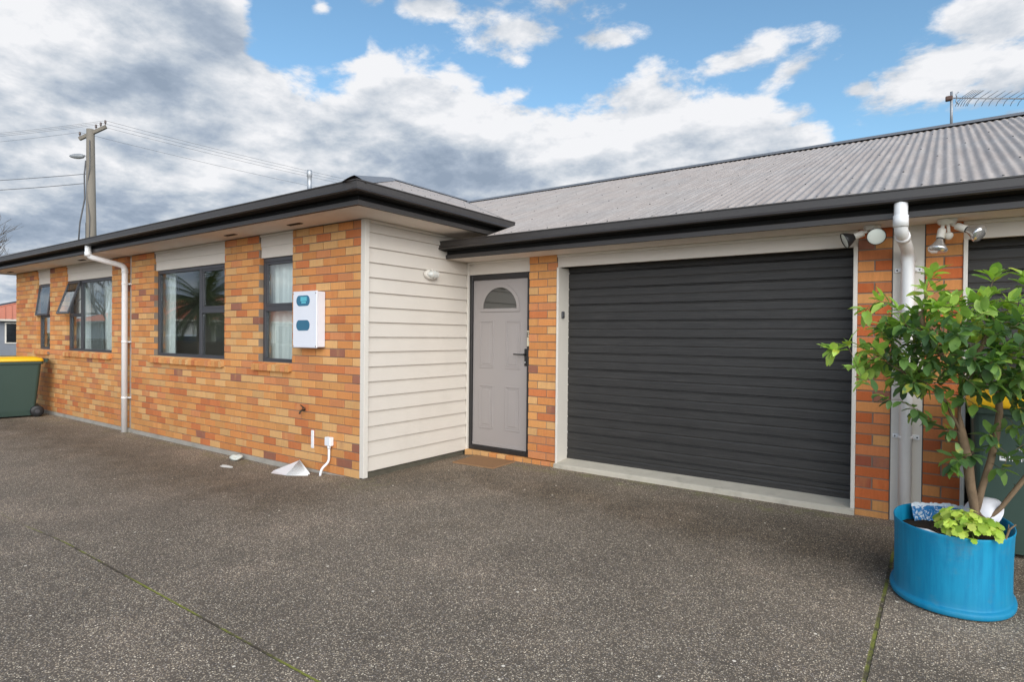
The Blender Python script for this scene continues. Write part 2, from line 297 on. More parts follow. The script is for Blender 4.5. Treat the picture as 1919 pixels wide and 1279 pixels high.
# ------------------------------------------------------------------ mesh builder
class MB:
    def __init__(s): s.v = []; s.f = []; s.mi = []; s.sm = []; s.tone = []; s.cur = 0; s.tn = (0, 0, 0); s.smooth = False
    def face(s, idx): s.f.append(idx); s.mi.append(s.cur); s.sm.append(s.smooth); s.tone.append(s.tn)
    def poly(s, pts):
        n = len(s.v); s.v += [tuple(p) for p in pts]; s.face(tuple(range(n, n+len(pts))))
    def box(s, x0, x1, y0, y1, z0, z1, M=None):
        n = len(s.v); P = [(x, y, z) for x in (x0, x1) for y in (y0, y1) for z in (z0, z1)]
        if M is not None: P = [tuple(M @ Vector(p)) for p in P]
        s.v += P
        for q in ((0, 1, 3, 2), (4, 6, 7, 5), (0, 4, 5, 1), (2, 3, 7, 6), (0, 2, 6, 4), (1, 5, 7, 3)): s.face(tuple(n+i for i in q))
    def bbox(s, x0, x1, y0, y1, z0, z1, b=.003, M=None):
        """box with chamfered edges"""
        n = len(s.v); P = []
        X = (x0, x1); Y = (y0, y1); Z = (z0, z1); ids = {}
        for i in (0, 1):
            for j in (0, 1):
                for k in (0, 1):
                    sx, sy, sz = (1-2*i)*b, (1-2*j)*b, (1-2*k)*b
                    for a, p in (('x', (X[i], Y[j]+sy, Z[k]+sz)), ('y', (X[i]+sx, Y[j], Z[k]+sz)), ('z', (X[i]+sx, Y[j]+sy, Z[k]))):
                        ids[(i, j, k, a)] = n+len(P); P.append(p)
        if M is not None: P = [tuple(M @ Vector(p)) for p in P]
        s.v += P; I = ids
        for i in (0, 1):
            q = [I[(i, 0, 0, 'x')], I[(i, 0, 1, 'x')], I[(i, 1, 1, 'x')], I[(i, 1, 0, 'x')]]; s.face(tuple(q if i == 0 else q[::-1]))
            q = [I[(0, i, 0, 'y')], I[(1, i, 0, 'y')], I[(1, i, 1, 'y')], I[(0, i, 1, 'y')]]; s.face(tuple(q if i == 0 else q[::-1]))
            q = [I[(0, 0, i, 'z')], I[(0, 1, i, 'z')], I[(1, 1, i, 'z')], I[(1, 0, i, 'z')]]; s.face(tuple(q if i == 0 else q[::-1]))
        for i in (0, 1):
            for j in (0, 1):
                s.face((I[(i, j, 0, 'x')], I[(i, j, 1, 'x')], I[(i, j, 1, 'y')], I[(i, j, 0, 'y')]))
                s.face((I[(i, 0, j, 'x')], I[(i, 1, j, 'x')], I[(i, 1, j, 'z')], I[(i, 0, j, 'z')]))
                s.face((I[(0, i, j, 'y')], I[(1, i, j, 'y')], I[(1, i, j, 'z')], I[(0, i, j, 'z')]))
                for k in (0, 1): s.face((I[(i, j, k, 'x')], I[(i, j, k, 'y')], I[(i, j, k, 'z')]))
    def tube(s, pts, r, n=10, caps=True):
        """tube through points; r a number or list"""
        pts = [Vector(p) for p in pts]; rr = r if isinstance(r, (list, tuple)) else [r]*len(pts)
        base = len(s.v); prev = None; sm = s.smooth; s.smooth = True
        for i, p in enumerate(pts):
            d_ = (pts[min(i+1, len(pts)-1)] - pts[max(i-1, 0)]).normalized()
            if prev is None:
                a = d_.orthogonal().normalized()
            else:
                a = (prev - d_*prev.dot(d_))
                a = a.normalized() if a.length > 1e-5 else d_.orthogonal().normalized()
            prev = a; bb = d_.cross(a)
            for k in range(n):
                th = 2*PI*k/n; s.v.append(tuple(p + (a*math.cos(th) + bb*math.sin(th))*rr[i]))
        for i in range(len(pts)-1):
            for k in range(n):
                q = base+i*n; s.face((q+k, q+(k+1) % n, q+n+(k+1) % n, q+n+k))
        s.smooth = sm
        if caps:
            s.face(tuple(base+k for k in range(n))[::-1]); e = base+(len(pts)-1)*n; s.face(tuple(e+k for k in range(n)))
    def lathe(s, prof, c=(0, 0, 0), n=32, sx=1., sy=1., M=None):
        """profile (r,z) turned about z"""
        base = len(s.v); sm = s.smooth; s.smooth = True
        for r, z_ in prof:
            for k in range(n):
                th = 2*PI*k/n; p = Vector((r*math.cos(th)*sx, r*math.sin(th)*sy, z_))
                if M is not None: p = M @ p
                s.v.append((p[0]+c[0], p[1]+c[1], p[2]+c[2]))
        for i in range(len(prof)-1):
            for k in range(n):
                q = base+i*n; s.face((q+k, q+(k+1) % n, q+n+(k+1) % n, q+n+k))
        s.smooth = sm
    def sweep(s, path, prof, closed_ends=True, mats=None):
        """profile (out,h) swept along 2D path [(x,y)], outward is to the right of travel; z base in path[2]"""
        n = len(path); rings = []
        for i, (x_, y_, z_) in enumerate(path):
            def dirn(a, b_): 
                v = Vector((b_[0]-a[0], b_[1]-a[1])); return v.normalized()
            d0 = dirn(path[i-1], path[i]) if i > 0 else dirn(path[0], path[1])
            d1 = dirn(path[i], path[i+1]) if i < n-1 else d0
            n0 = Vector((d0.y, -d0.x)); n1_ = Vector((d1.y, -d1.x)); mm = (n0+n1_).normalized(); k_ = 1/max(.2, mm.dot(n0))
            base = len(s.v)
            for o_, h_ in prof: s.v.append((x_+mm.x*o_*k_, y_+mm.y*o_*k_, z_+h_))
            rings.append(base)
        m_ = len(prof)
        for i in range(n-1):
            for k in range(m_):
                a = rings[i]; b_ = rings[i+1]
                if mats: s.cur = mats[k]
                s.face((a+k, b_+k, b_+(k+1) % m_, a+(k+1) % m_))
        s.cur = 0
        if closed_ends:
            s.face(tuple(rings[0]+k for k in range(m_))); s.face(tuple(rings[-1]+k for k in range(m_))[::-1])
    def build(s, name, mats, parent=None, loc=None):
        me = bpy.data.meshes.new(name)
        if loc is not None:
            L = Vector(loc); s.v = [(p[0]-L[0], p[1]-L[1], p[2]-L[2]) for p in s.v]
        me.from_pydata([tuple(p) for p in s.v], [], s.f)
        mats = mats if isinstance(mats, (list, tuple)) else [mats]
        for mm in mats: me.materials.append(mm)
        me.polygons.foreach_set('material_index', s.mi); me.polygons.foreach_set('use_smooth', s.sm)
        if any(tn != (0, 0, 0) for tn in s.tone):
            at = me.attributes.new('tone', 'FLOAT_VECTOR', 'FACE'); flat = [c for tn in s.tone for c in tn]; at.data.foreach_set('vector', flat)
        me.update()
        ob = bpy.data.objects.new(name, me); COL.objects.link(ob)
        if loc is not None: ob.location = loc
        if parent is not None:
            ob.parent = parent
            bpy.context.view_layer.update()
            wl = Vector(loc) if loc is not None else Vector((0, 0, 0))
            ob.matrix_parent_inverse = parent.matrix_world.inverted()
            ob.location = wl
        return ob
def empty(name, loc, rz=0):
    o_ = bpy.data.objects.new(name, None); COL.objects.link(o_); o_.location = loc; o_.rotation_euler = (0, 0, rz); o_.empty_display_size = .1
    bpy.context.view_layer.update(); return o_
def tag(o_, label, cat, group=None):
    o_['label'] = label; o_['category'] = cat
    if group: o_['group'] = group
    return o_
def struct(o_, kind='structure'): o_['kind'] = kind; return o_
def arc(c, r, a0, a1, n, ax1, ax2):
    c = Vector(c); ax1 = Vector(ax1); ax2 = Vector(ax2)
    return [c+ax1*r*math.cos(a0+(a1-a0)*i/n)+ax2*r*math.sin(a0+(a1-a0)*i/n) for i in range(n+1)]

# ------------------------------------------------------------------ ground
def sst(v): v = max(0, min(1, v)); return v*v*(3-2*v)
def gz(x_, y_): return -.055*sst((-x_-.0)/1.4)*1.0 + .03*sst((y_-.2)/1.0)*sst((x_+.1)/.4)
mb = MB(); mb.smooth = True
xs = [-60, -30, -20, -14] + [-12+.5*i for i in range(21)] + [-1.9+.1*i for i in range(30)] + [1.2+.4*i for i in range(20)] + [9.5, 12, 16]
ys = [-5.6, -5, -4, -3, -2, -1.5, -1, -.6, -.4, -.2, 0, .2, .35, .5, .65, .8, .95, 1.1, 1.3, 1.5, 1.7, 2.0]
for y_ in ys:
    for x_ in xs: mb.v.append((x_, y_, gz(x_, y_)))
W_ = len(xs)
for j in range(len(ys)-1):
    for i in range(W_-1): a = j*W_+i; mb.face((a, a+1, a+1+W_, a+W_))
struct(mb.build('driveway', DRIVE))
mb = MB(); mb.poly([(-900, -900, -.12), (900, -900, -.12), (900, 900, -.12), (-900, 900, -.12)]); struct(mb.build('ground', GROUNDM))

# ------------------------------------------------------------------ the house
house = tag(empty('brick_house', (0, 0, 0)), 'low orange brick house with charcoal roller garage doors, grey front door and corrugated roof', 'house')
C_ = .0865
FX = -10.376
def brickrow(mb, k, ivals, y, z0base, phase=0., depth=.088, zc=None, L=.24):
    """one course of bricks at wall plane y on x intervals"""
    z0 = z0base + k*C_; z1 = z0 + C_ - .009
    off = (k % 2)*L/2 + phase
    for a, b_ in ivals:
        n0 = math.floor((a-off)/L) - 1; x_ = off + n0*L
        while x_ < b_:
            l, r = max(x_+.0045, a), min(x_+L-.0045, b_)
            if r-l > .02:
                mb.tn = (random.random()*.999, random.random()*.999, random.random())
                dy = random.uniform(-.0012, .0012)
                mb.bbox(l, r, y+dy, y+depth, z0+random.uniform(-.0006, .0006), z1+random.uniform(-.0006, .0006), .0022)
            x_ += L
    mb.tn = (0, 0, 0)
def mortar(mb, x0, x1, y, z0, z1, depth=.08): mb.cur = 1; mb.tn = (0, 0, 0); mb.box(x0+.003, x1-.003, y+.007, y+depth, z0, z1); mb.cur = 0

OPEN = [(-9.18, -8.52), (-7.745, -5.85), (-4.43, -2.545), (-1.785, -1.137)]       # window openings, 12 courses up
GAP = (-5.32, -5.165)
def wing_iv(k):
    cuts = [GAP] + (list(OPEN) if k >= 13 else [])
    cuts.sort(); iv = []; a = FX
    for c0, c1 in cuts: iv.append((a, c0)); a = c1
    iv.append((a, -.0)); return iv
mb = MB(); mb.tn = (.1, .1, .1)
for k in range(30): brickrow(mb, k, wing_iv(k), 0., 0., phase=.0)
mb.cur = 1
for a, b_ in wing_iv(0): mb.tn = (0, 0, 0); mb.box(a+.003, b_-.003, .007, .085, -.004, 13*C_-.006)
for a, b_ in wing_iv(20): mb.box(a+.003, b_-.003, .007, .085, 13*C_-.006, 30*C_)
# end wall of the far side, facing away
mb.cur = 0
wall = mb.build('brick_wall', [BRICK, MORTAR], house)
# back lining so that no light leaks
mb = MB(); mb.box(FX+.02, FX+.12, .09, 11.5, -.05, 2.6); mb.build('end_wall', BRICK if False else MORTAR, house)

GZ0 = .0865-.0865  # garage brick grid shares the wing's grid
P1 = (.9645, 1.3267); P3 = (4.1495, 4.3802); P4 = (4.597, 4.824); GY = 1.563
mb = MB()
for (a, b_), mt in ((P1, 0),):
    for k in range(1, 27):
        brickrow(mb, k, [(a, b_)], GY, 0., phase=.9645+.12, L=.24)
mb.tn = (.1, .1, .1)
mb.cur = 1; mb.tn = (0, 0, 0); mb.box(P1[0]+.003, P1[1]-.004, GY+.007, GY+.085, C_, 27*C_-.012)
mb.cur = 0
# soldier row step under the front door
x_ = .06
while x_ < 1.31:
    mb.tn = (random.random()*.8, random.random(), random.random()); r = min(x_+.112, 1.325)
    mb.bbox(x_, r, GY-.012+random.uniform(-.001, .001), GY+.12, .0, .0765, .003); x_ += .121
mb.cur = 1; mb.tn = (0, 0, 0); mb.box(.055, 1.322, GY-.006, GY+.11, -.02, .072); mb.cur = 0
mb.build('brick_pier', [BRICK, MORTAR], house)
def pier(P):
    mb = MB(); wd = P[1]-P[0]
    for k in range(0, 27):
        z0 = k*C_+.0; z1 = z0+C_-.010
        if k % 2: ivs = [(P[0], P[0]+wd/2-.005), (P[0]+wd/2+.005, P[1])]
        else: ivs = [(P[0], P[1])]
        for a, b_ in ivs:
            mb.tn = (random.random()*.999, random.random(), random.random()); mb.bbox(a, b_, GY+random.uniform(-.001, .001), GY+.09, z0, min(z1, 2.322), .0022)
    mb.cur = 1; mb.tn = (0, 0, 0); mb.box(P[0]+.003, P[1]-.003, GY+.007, GY+.085, -.02, 2.322); mb.cur = 0
    mb.build('brick_pier', [BRICKR, MORTAR], house)
pier(P3); pier(P4); pier((7.63, 7.99))

# foundation strip
mb = MB(); mb.box(FX-.01, 0.0, -.018, .08, -.13, -.004); mb.box(FX-.01, FX+.2, .08, 11.5, -.13, -.05)
mb.build('foundation', FOOT, house)
mb = MB(); mb.box(.0, .034, .004, 1.56, -.10, .055); mb.build('foundation', simple('mossy_footing', srgb(104, 99, 86, .7), .95, .35, 9, .2, bmp=.004, bscale=30, dirt=.6, dirtcol=(.03, .03, .022)), house)
# garage slab edge
def slab(x0, x1):
    mb = MB(); mb.v += [(x0, GY-.04, -.05), (x1, GY-.04, -.05), (x0, GY-.04, .068), (x1, GY-.04, .068), (x0, GY-.02, .078), (x1, GY-.02, .078), (x0, 1.85, .108), (x1, 1.85, .108)]
    mb.face((0, 1, 3, 2)); mb.face((2, 3, 5, 4)); mb.face((4, 5, 7, 6)); mb.face((0, 2, 4, 6)); mb.face((1, 7, 5, 3)); mb.build('garage_sill', CONC, house)
slab(1.327, 4.149); slab(4.825, 7.63)

# weatherboards on the return wall
def boards_x(mb, x, y0, y1, z0, ztop, pitch=.15, lap=.013, th=.012):
    z_ = z0
    while z_ < ztop-.01:
        zt = min(z_+pitch, ztop)
        xt = x+.002 + (lap)*(1-(zt-z_)/pitch)
        # slanted face, thick butt edge at the bottom
        mb.poly([(x+lap+.002, y0, z_), (x+lap+.002, y1, z_), (xt, y1, zt), (xt, y0, zt)])
        mb.poly([(x-.004, y0, z_), (x-.004, y1, z_), (x+lap+.002, y1, z_), (x+lap+.002, y0, z_)])
        z_ += pitch
mb = MB(); boards_x(mb, .030, .052, 1.72, .0715, 2.595, lap=.020)
mb.box(-.04, .028, .09, 1.72, .06, 2.6)
mb.build('weatherboard_wall', CREAM, house)
mb = MB(); mb.bbox(.002, .064, -.004, .052, .012, 2.595, .002); mb.bbox(.045, .066, 1.585, 1.62, .03, 2.32, .002)
mb.bbox(.044, .064, .053, 1.2, 2.566, 2.595, .002); mb.build('corner_board', TRIM, house)

# roofs ------------------------------------------------------------
T20 = math.tan(R_(20)); A_ = .0072; PT = .0762
def corr(mb, u0, u1, lohi, place, screws=True):
    """corrugated sheet; lohi(u)->(a,b) span down the slope, place(u,s,h)->xyz"""
    n = int((u1-u0)/PT*8); mb.smooth = True; prev = None
    for i in range(n+1):
        u = u0 + (u1-u0)*i/n; a, b_ = lohi(u)
        sheet = (u/(PT*10)) % 1.0
        h = A_*math.cos(2*PI*u/PT) + .0035*(1-sheet)
        if b_-a < .01: prev = None; continue
        s_ = [a, a+(b_-a)/3, a+2*(b_-a)/3, b_]; base = len(mb.v)
        for q in s_: mb.v.append(place(u, q, h))
        if prev is not None:
            for k in range(3): mb.face((prev+k, base+k, base+k+1, prev+k+1))
        prev = base
    if screws:
        mb.smooth = False; mb.cur = 1
        k0 = int(u0/PT)+1; k1 = int(u1/PT)
        for row in range(0, 12):
            st = 3 if row == 0 else 5
            for k in range(k0, k1):
                if (k + row*2) % st: continue
                u = k*PT; a, b_ = lohi(u); q = (.16 if row == 0 else .16+.85*row)
                if not (a+.05 < q < b_-.12): continue
                n0 = len(mb.v)
                for hh, rr_ in ((A_+.001, .0085), (A_+.008, .0055)):
                    for j in range(6):
                        mb.v.append(place(u+rr_*math.cos(j*PI/3), q+rr_*math.sin(j*PI/3), hh))
                for j in range(6): mb.face((n0+j, n0+(j+1) % 6, n0+6+(j+1) % 6, n0+6+j))
                mb.face(tuple(n0+6+j for j in range(6)))
        mb.cur = 0
SCREW = simple('screw_head', (.05, .05, .05), .5)
nrm = (math.sin(R_(20)), math.cos(R_(20)))
EY, EZ, RY = 1.13, 2.50, 6.45      # garage eave line, ridge
RZ = EZ+(RY-EY)*T20
mb = MB()
corr(mb, -4.03, 13.0, lambda u: (max(0, 2.42-u-EY if u < .56 else 0) if u < .56 else 0, RY-EY) if u > -.0 or True else None,
     lambda u, s_, h: (u, EY+s_-h*nrm[0], EZ+s_*T20+h*nrm[1]))
roof_g = mb.build('garage_roof', [ROOFY, SCREW], house)
# rear slope (seen only from elsewhere)
mb = MB(); mb.poly([(-4.03, RY, RZ-.01), (13, RY, RZ-.01), (13, 12.2, 2.4), (-4.03, 12.2, 2.4)]); mb.build('rear_roof', ROOFY, house)
WZ, WE = 2.77, .55                # wing eave height, eave x
WX = -5.2; WRZ = WZ+(WE-WX)*T20; HY = -.55+(WE-WX)
mb = MB()   # east slope: u = y, s = distance in from the eave
def lo_e(u):
    hi = min(u+.55, WE-WX); lo = max(0, u-1.87)
    return (lo, hi)
corr(mb, -.5, 7.6, lo_e, lambda u, s_, h: (WE-s_+h*nrm[0], u, WZ+s_*T20+h*nrm[1]))
mb.build('wing_roof', [ROOFX, SCREW], house)
mb = MB()   # south slope: u = x
corr(mb, -10.9, .5, lambda u: (0, min(WE-u, u+10.95, WE-WX)), lambda u, s_, h: (u, -.55+s_-h*nrm[0], WZ+s_*T20+h*nrm[1]))
mb.build('wing_roof', [ROOFY, SCREW], house)
mb = MB(); mb.poly([(-10.95, -.55, WZ), (-10.95, 13, WZ), (WX, 13, WRZ), (WX, HY, WRZ)]); mb.poly([(WE-3.6, 7.6, WZ+3.6*T20), (WX, 7.6, WRZ), (WX, 13, WRZ), (WE-3.6, 13, WZ+3.6*T20)]); mb.build('wing_roof', ROOFX, house)
# ridge, hip and valley flashings
def capstrip(mb, a, b_, wd=.13, rise=.03):
    a, b_ = Vector(a), Vector(b_); dr = (b_-a).normalized(); sd = Vector((dr.y, -dr.x, 0)).normalized(); n = 8; mb.smooth = True; base = len(mb.v)
    for p in (a, b_):
        for k in range(n+1):
            q = -1+2*k/n; rr_ = rise*math.cos(q*PI/2)
            drop = abs(q)*wd*T20*.9
            mb.v.append(tuple(p+sd*q*wd+Vector((0, 0, rr_ - drop + .022))))
    for k in range(n): mb.face((base+k, base+k+1, base+n+1+k+1, base+n+1+k))
mb = MB(); capstrip(mb, (-4.0, RY, RZ), (13, RY, RZ), .14, .03)
capstrip(mb, (WX, HY, WRZ), (WX, 13, WRZ)); capstrip(mb, (WE-.02, -.53, WZ+.01), (WX, HY, WRZ), .11, .03); capstrip(mb, (-10.93, -.53, WZ+.01), (WX, HY, WRZ), .11)
mb.build('ridge_cap', simple('ridge_flashing', srgb(128, 126, 126, .8), .45, .1, 5), house)
mb = MB(); mb.tube([(.5, 1.92, 2.79), (-3.98, 6.40, 4.42)], .012, 6); mb.build('valley_flashing', GUTM, house)
mb = MB(); mb.lathe([(0, 0), (.05, 0), (.05, .012), (.048, .012), (.048, .36), (.056, .37), (.056, .45), (.05, .50), (0, .505)][::-1], (-6.49, 4.04, 4.5), 14)
mb.build('flue', simple('galvanised_flue', (.42, .43, .44), .45, .1, 8, metal=.6), house)

# eaves: soffit, fascia, gutter
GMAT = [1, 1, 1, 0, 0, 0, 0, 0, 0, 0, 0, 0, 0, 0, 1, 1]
MOULD_SHADE = simple('mould_and_shade_black', (.010, .0095, .009), .7, .3, 30, .2)  # black mould, with the shadow band below the gutter lip painted in
PROF = [(-.018, .088), (.022, .086), (.06, .090), (.092, .096), (.110, .096), (.120, .105), (.112, .117), (.101, .125), (.101, .178), (.108, .182), (.108, .192), (.098, .193), (.092, .186), (.092, .122), (.05, .108), (0, .104)]
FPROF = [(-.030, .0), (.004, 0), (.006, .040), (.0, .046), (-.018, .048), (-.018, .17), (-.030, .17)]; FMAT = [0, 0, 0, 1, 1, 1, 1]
mb = MB(); SW = 2.597
mb.sweep([(-10.83, 12, SW), (-10.83, -.45, SW), (.492, -.45, SW), (.492, 1.80, SW)], PROF, mats=GMAT); mb.build('gutter', [GUTM, MOULD_SHADE], house)
mb = MB(); mb.sweep([(-10.83, 12, SW), (-10.83, -.45, SW), (.492, -.45, SW), (.492, 1.84, SW)], FPROF, mats=FMAT); mb.build('fascia', [GUTM, MOULD_SHADE], house)
SG = 2.324
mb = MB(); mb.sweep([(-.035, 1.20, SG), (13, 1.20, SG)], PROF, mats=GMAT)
mb.box(-.04, -.034, 1.09, 1.20, SG+.080, SG+.19); mb.build('gutter', [GUTM, MOULD_SHADE], house)
mb = MB(); mb.sweep([(.05, 1.20, SG), (13, 1.20, SG)], FPROF, mats=FMAT); mb.build('fascia', [GUTM, MOULD_SHADE], house)
mb = MB()
mb.poly([(-10.82, -.44, SW), (.48, -.44, SW), (.48, .0, SW), (-10.82, .0, SW)]); mb.poly([(.0, 0, SW), (.48, 0, SW), (.48, 1.86, SW), (.0, 1.86, SW)])
mb.poly([(-10.82, 0, SW), (FX+.1, 0, SW), (FX+.1, 12, SW), (-10.82, 12, SW)])
mb.poly([(FX, -.0, SW+.004), (0, 0, SW+.004), (0, .2, SW+.004), (FX, .2, SW+.004)])
mb.build('soffit', SOFFITM, house)
mb = MB(); mb.poly([(.04, 1.21, SG), (13, 1.21, SG), (13, 1.9, SG), (.04, 1.9, SG)])
mb.build('soffit', SOFFITM, house)
# quad trims where soffit meets wall
for bx_ in [(.067, .9640, 1.581, 1.599, SG-.022, SG-.001), (1.329, 4.1480, 1.553, 1.573, SG-.028, SG-.001), (4.827, 7.629, 1.553, 1.573, SG-.028, SG-.001)] + [(a+.001, b_-.001, .003, .019, SW-.028, SW-.002) for a, b_ in OPEN]:
    mb = MB(); mb.bbox(*bx_, .004); mb.build('eave_trim', TRIM, house)
for x_ in (-.82, -2.07, -3.6, -6.48, -8.3, -10.0):
    if x_ in (-3.6, -8.3): continue
    mb = MB(); mb.box(x_-.11, x_+.11, -.215, -.165, SW-.006, SW-.001)
    for q in range(6): mb.box(x_-.105+q*.036, x_-.085+q*.036, -.21, -.17, SW-.009, SW-.006)
    mb.build('soffit_vent', simple('rusty_vent', (.06, .035, .02), .8), house)

# panels above windows, door and garage
def panel(*bxs):
    mb = MB()
    for q in bxs: mb.box(*q)
    mb.build('cladding_panel', CREAM, house)
for a, b_ in OPEN: panel((a+.001, b_-.001, .028, .06, 2.325, 2.455), (a+.001, b_-.001, .020, .052, 2.453, 2.596))
panel((.066, .9640, 1.60, 1.66, 2.17, SG-.001))
panel((1.328, 4.149, 1.575, 1.621, 2.19, SG-.001), (1.328, 4.149, 1.62, 1.86, 2.215, 2.235)); panel((4.826, 7.629, 1.575, 1.621, 2.19, SG-.001), (4.826, 7.629, 1.62, 1.86, 2.215, 2.235))
panel((GAP[0]+.001, GAP[1]-.001, .045, .07, -.03, 2.596)); mb = MB(); mb.box(4.3880, 4.5895, 1.572, 1.62, .0, SG-.001); mb.build('cladding_panel', TRIM, house)
# jambs
for xa, xb in ((1.3275, 1.352), (4.118, 4.1485), (4.8250, 4.852), (7.60, 7.629)):
    mb = MB(); mb.bbox(xa, xb, GY-.012, 1.80, .07, 2.189, .003); mb.build('garage_jamb', TRIM, house)
mb = MB(); mb.box(4.3805, 4.387, 1.57, 1.66, .0, SG); mb.box(4.590, 4.5965, 1.57, 1.66, .0, SG); mb.build('joint_seal', simple('dark_sealant', (.10, .09, .08), .9), house)

# garage doors
def garage_door(x0, x1, z0=.112, zt=2.215, y=1.77):
    mb = MB(); pr = []   # (y,z) profile from bottom up
    z_ = z0; k = 0
    pr.append((0, z0)); first = .105
    edges = [z0+first + .175*i for i in range(13)]
    last = z0
    for e in edges:
        e_ = min(e, zt)
        h_ = e_-last
        if h_ > .1:
            mid = last+h_*.47
            pr += [(.0, mid-.012), (.0035, mid-.003), (.0035, mid+.002), (-.001, mid+.010)]
        pr += [(0.0, e_-.016), (.012, e_-.006), (.014, e_), (.0, e_+.006)]
        last = e_
        if e >= zt: break
    base = len(mb.v)
    for yy, zz_ in pr: mb.v.append((x0, y+yy, zz_)); mb.v.append((x1, y+yy, zz_))
    for i in range(len(pr)-1): a = base+2*i; mb.face((a, a+1, a+3, a+2))
    mb.box(x0, x1, y-.006, y+.01, z0-.012, z0+.02)
    o_ = mb.build('garage_door', GDOOR, house)
    return o_
gd = garage_door(1.352, 4.118); garage_door(4.852, 7.60)
mb = MB(); mb.box(.0, 8, 1.9, 1.95, 0, 2.5); mb.build('inner_wall', INTER, house)

# front door -------------------------------------------------------
DX0, DX1, DZ0, DZ1, DY = .108, .905, .135, 2.105, 1.64
mb = MB()
# leaf built as a grid with recessed moulded panels and an arched light
def leaf():
    panels = [(.205, .415, 1.06, 1.625), (.59, .80, 1.06, 1.625), (.205, .415, .34, .858), (.59, .80, .34, .858)]
    mb.box(DX0, DX1, DY, DY+.035, DZ0, DZ1)
    for a, b_, c0, c1 in panels:
        # raised frame moulding + raised field
        for w0, w1, yy in ((0, .016, -.006), (.028, .034, -.003)):
            mb.bbox(a+w0, b_-w0, DY+yy, DY+.002, c1-w1, c1-w0, .002); mb.bbox(a+w0, b_-w0, DY+yy, DY+.002, c0+w0, c0+w1, .002)
            mb.bbox(a+w0, a+w1, DY+yy, DY+.002, c0+w1+.0005, c1-w1-.0005, .002); mb.bbox(b_-w1, b_-w0, DY+yy, DY+.002, c0+w1+.0005, c1-w1-.0005, .002)
        mb.bbox(a+.05, b_-.05, DY-.004, DY+.002, c0+.05, c1-.05, .0035)
    # arch surround
    cx, cz, r0, r1 = .505, 1.765, .245, .285; n = 22
    for j in range(n):
        t0, t1 = PI*j/n, PI*(j+1)/n
        P = [(cx+r*math.cos(t_), cz+r*math.sin(t_)) for r, t_ in ((r0, t0), (r1, t0), (r1, t1), (r0, t1))]
        mb.poly([(P[k][0], DY-.012, P[k][1]) for k in (0, 1, 2, 3)])
        mb.poly([(P[1][0], DY-.012, P[1][1]), (P[1][0], DY, P[1][1]), (P[2][0], DY, P[2][1]), (P[2][0], DY-.012, P[2][1])])
        mb.poly([(P[0][0], DY-.012, P[0][1]), (P[3][0], DY-.012, P[3][1]), (P[3][0], DY, P[3][1]), (P[0][0], DY, P[0][1])])
    mb.bbox(cx-r1, cx+r1, DY-.012, DY+.001, cz-.04, cz, .003)
    mb.bbox(DX0+.0, DX1, DY-.010, DY+.0005, DZ0, DZ0+.03, .003)
leaf(); door = mb.build('front_door', DOORM, house)
m, t, b, o = material('dark_obscure_glass'); DGL = m
b.inputs['Base Color'].default_value = (.02, .022, .02, 1); b.inputs['Roughness'].default_value = .06; b.inputs['Specular IOR Level'].default_value = .9; b.inputs['IOR'].default_value = 1.7
mb = MB(); cx, cz, r0 = .505, 1.765, .246; n = 22
mb.poly([(cx+r0*math.cos(PI*j/n), DY-.0025, cz+r0*math.sin(PI*j/n)) for j in range(n+1)]); mb.build('pane', DGL, door)
mb = MB()
mb.bbox(.067, DX0-.003, 1.612, 1.70, .078, 2.168, .003); mb.bbox(DX1+.003, .9635, 1.612, 1.70, .078, 2.168, .003); mb.bbox(DX0-.0025, DX1+.0025, 1.613, 1.70, DZ1+.003, 2.167, .003)
mb.bbox(DX0-.0025, DX1+.0025, 1.605, 1.72, .078, DZ0-.004, .004)
mb.build('door_frame', DOORFR, door)
mb = MB(); mb.bbox(.862, .898, DY-.016, DY-.0005, 1.105, 1.30, .006); mb.cur = 0
mb.tube([(.878, DY-.012, 1.235), (.878, DY-.055, 1.235), (.868, DY-.062, 1.235), (.745, DY-.058, 1.236)], [.011, .010, .009, .007], 10)
mb.cur = 1; mb.lathe([(0, .006), (.010, .006), (.010, 0)], (.878, DY-.017, 1.145), 12, M=Matrix.Rotation(R_(90), 3, 'X'))
mb.build('handle', [BLACK, simple('steel_lock', (.6, .6, .6), .3, metal=1.)], door)
def text_mesh(s_, size, name, mat_, parent, loc, rot, ext=.0006, spacing=1.0):
    cu = bpy.data.curves.new(name+'_curve', 'FONT'); cu.body = s_; cu.size = size; cu.extrude = ext; cu.space_character = spacing
    to = bpy.data.objects.new(name+'_tmp', cu); COL.objects.link(to); bpy.context.view_layer.update()
    me = bpy.data.meshes.new_from_object(to.evaluated_get(bpy.context.evaluated_depsgraph_get()))
    bpy.data.objects.remove(to); bpy.data.curves.remove(cu)
    me.materials.clear(); me.materials.append(mat_); me.name = name
    o_ = bpy.data.objects.new(name, me); COL.objects.link(o_)
    o_.parent = parent; o_.location = loc; o_.rotation_euler = rot
    return o_
lt = tag(empty('unit_sign', (.934, 1.606, 1.42)), 'small pale plate with the letter B on the dark front door frame', 'sign')
mb = MB(); mb.bbox(.916, .952, 1.600, 1.6115, 1.33, 1.505, .002); mb.build('plate', simple('cream_plate', (.72, .66, .48), .5), lt, loc=(.934, 1.606, 1.42))
text_mesh('B', .085, 'letter', BLACK, lt, (-.022, -.0075, .012), (R_(90), 0, 0))

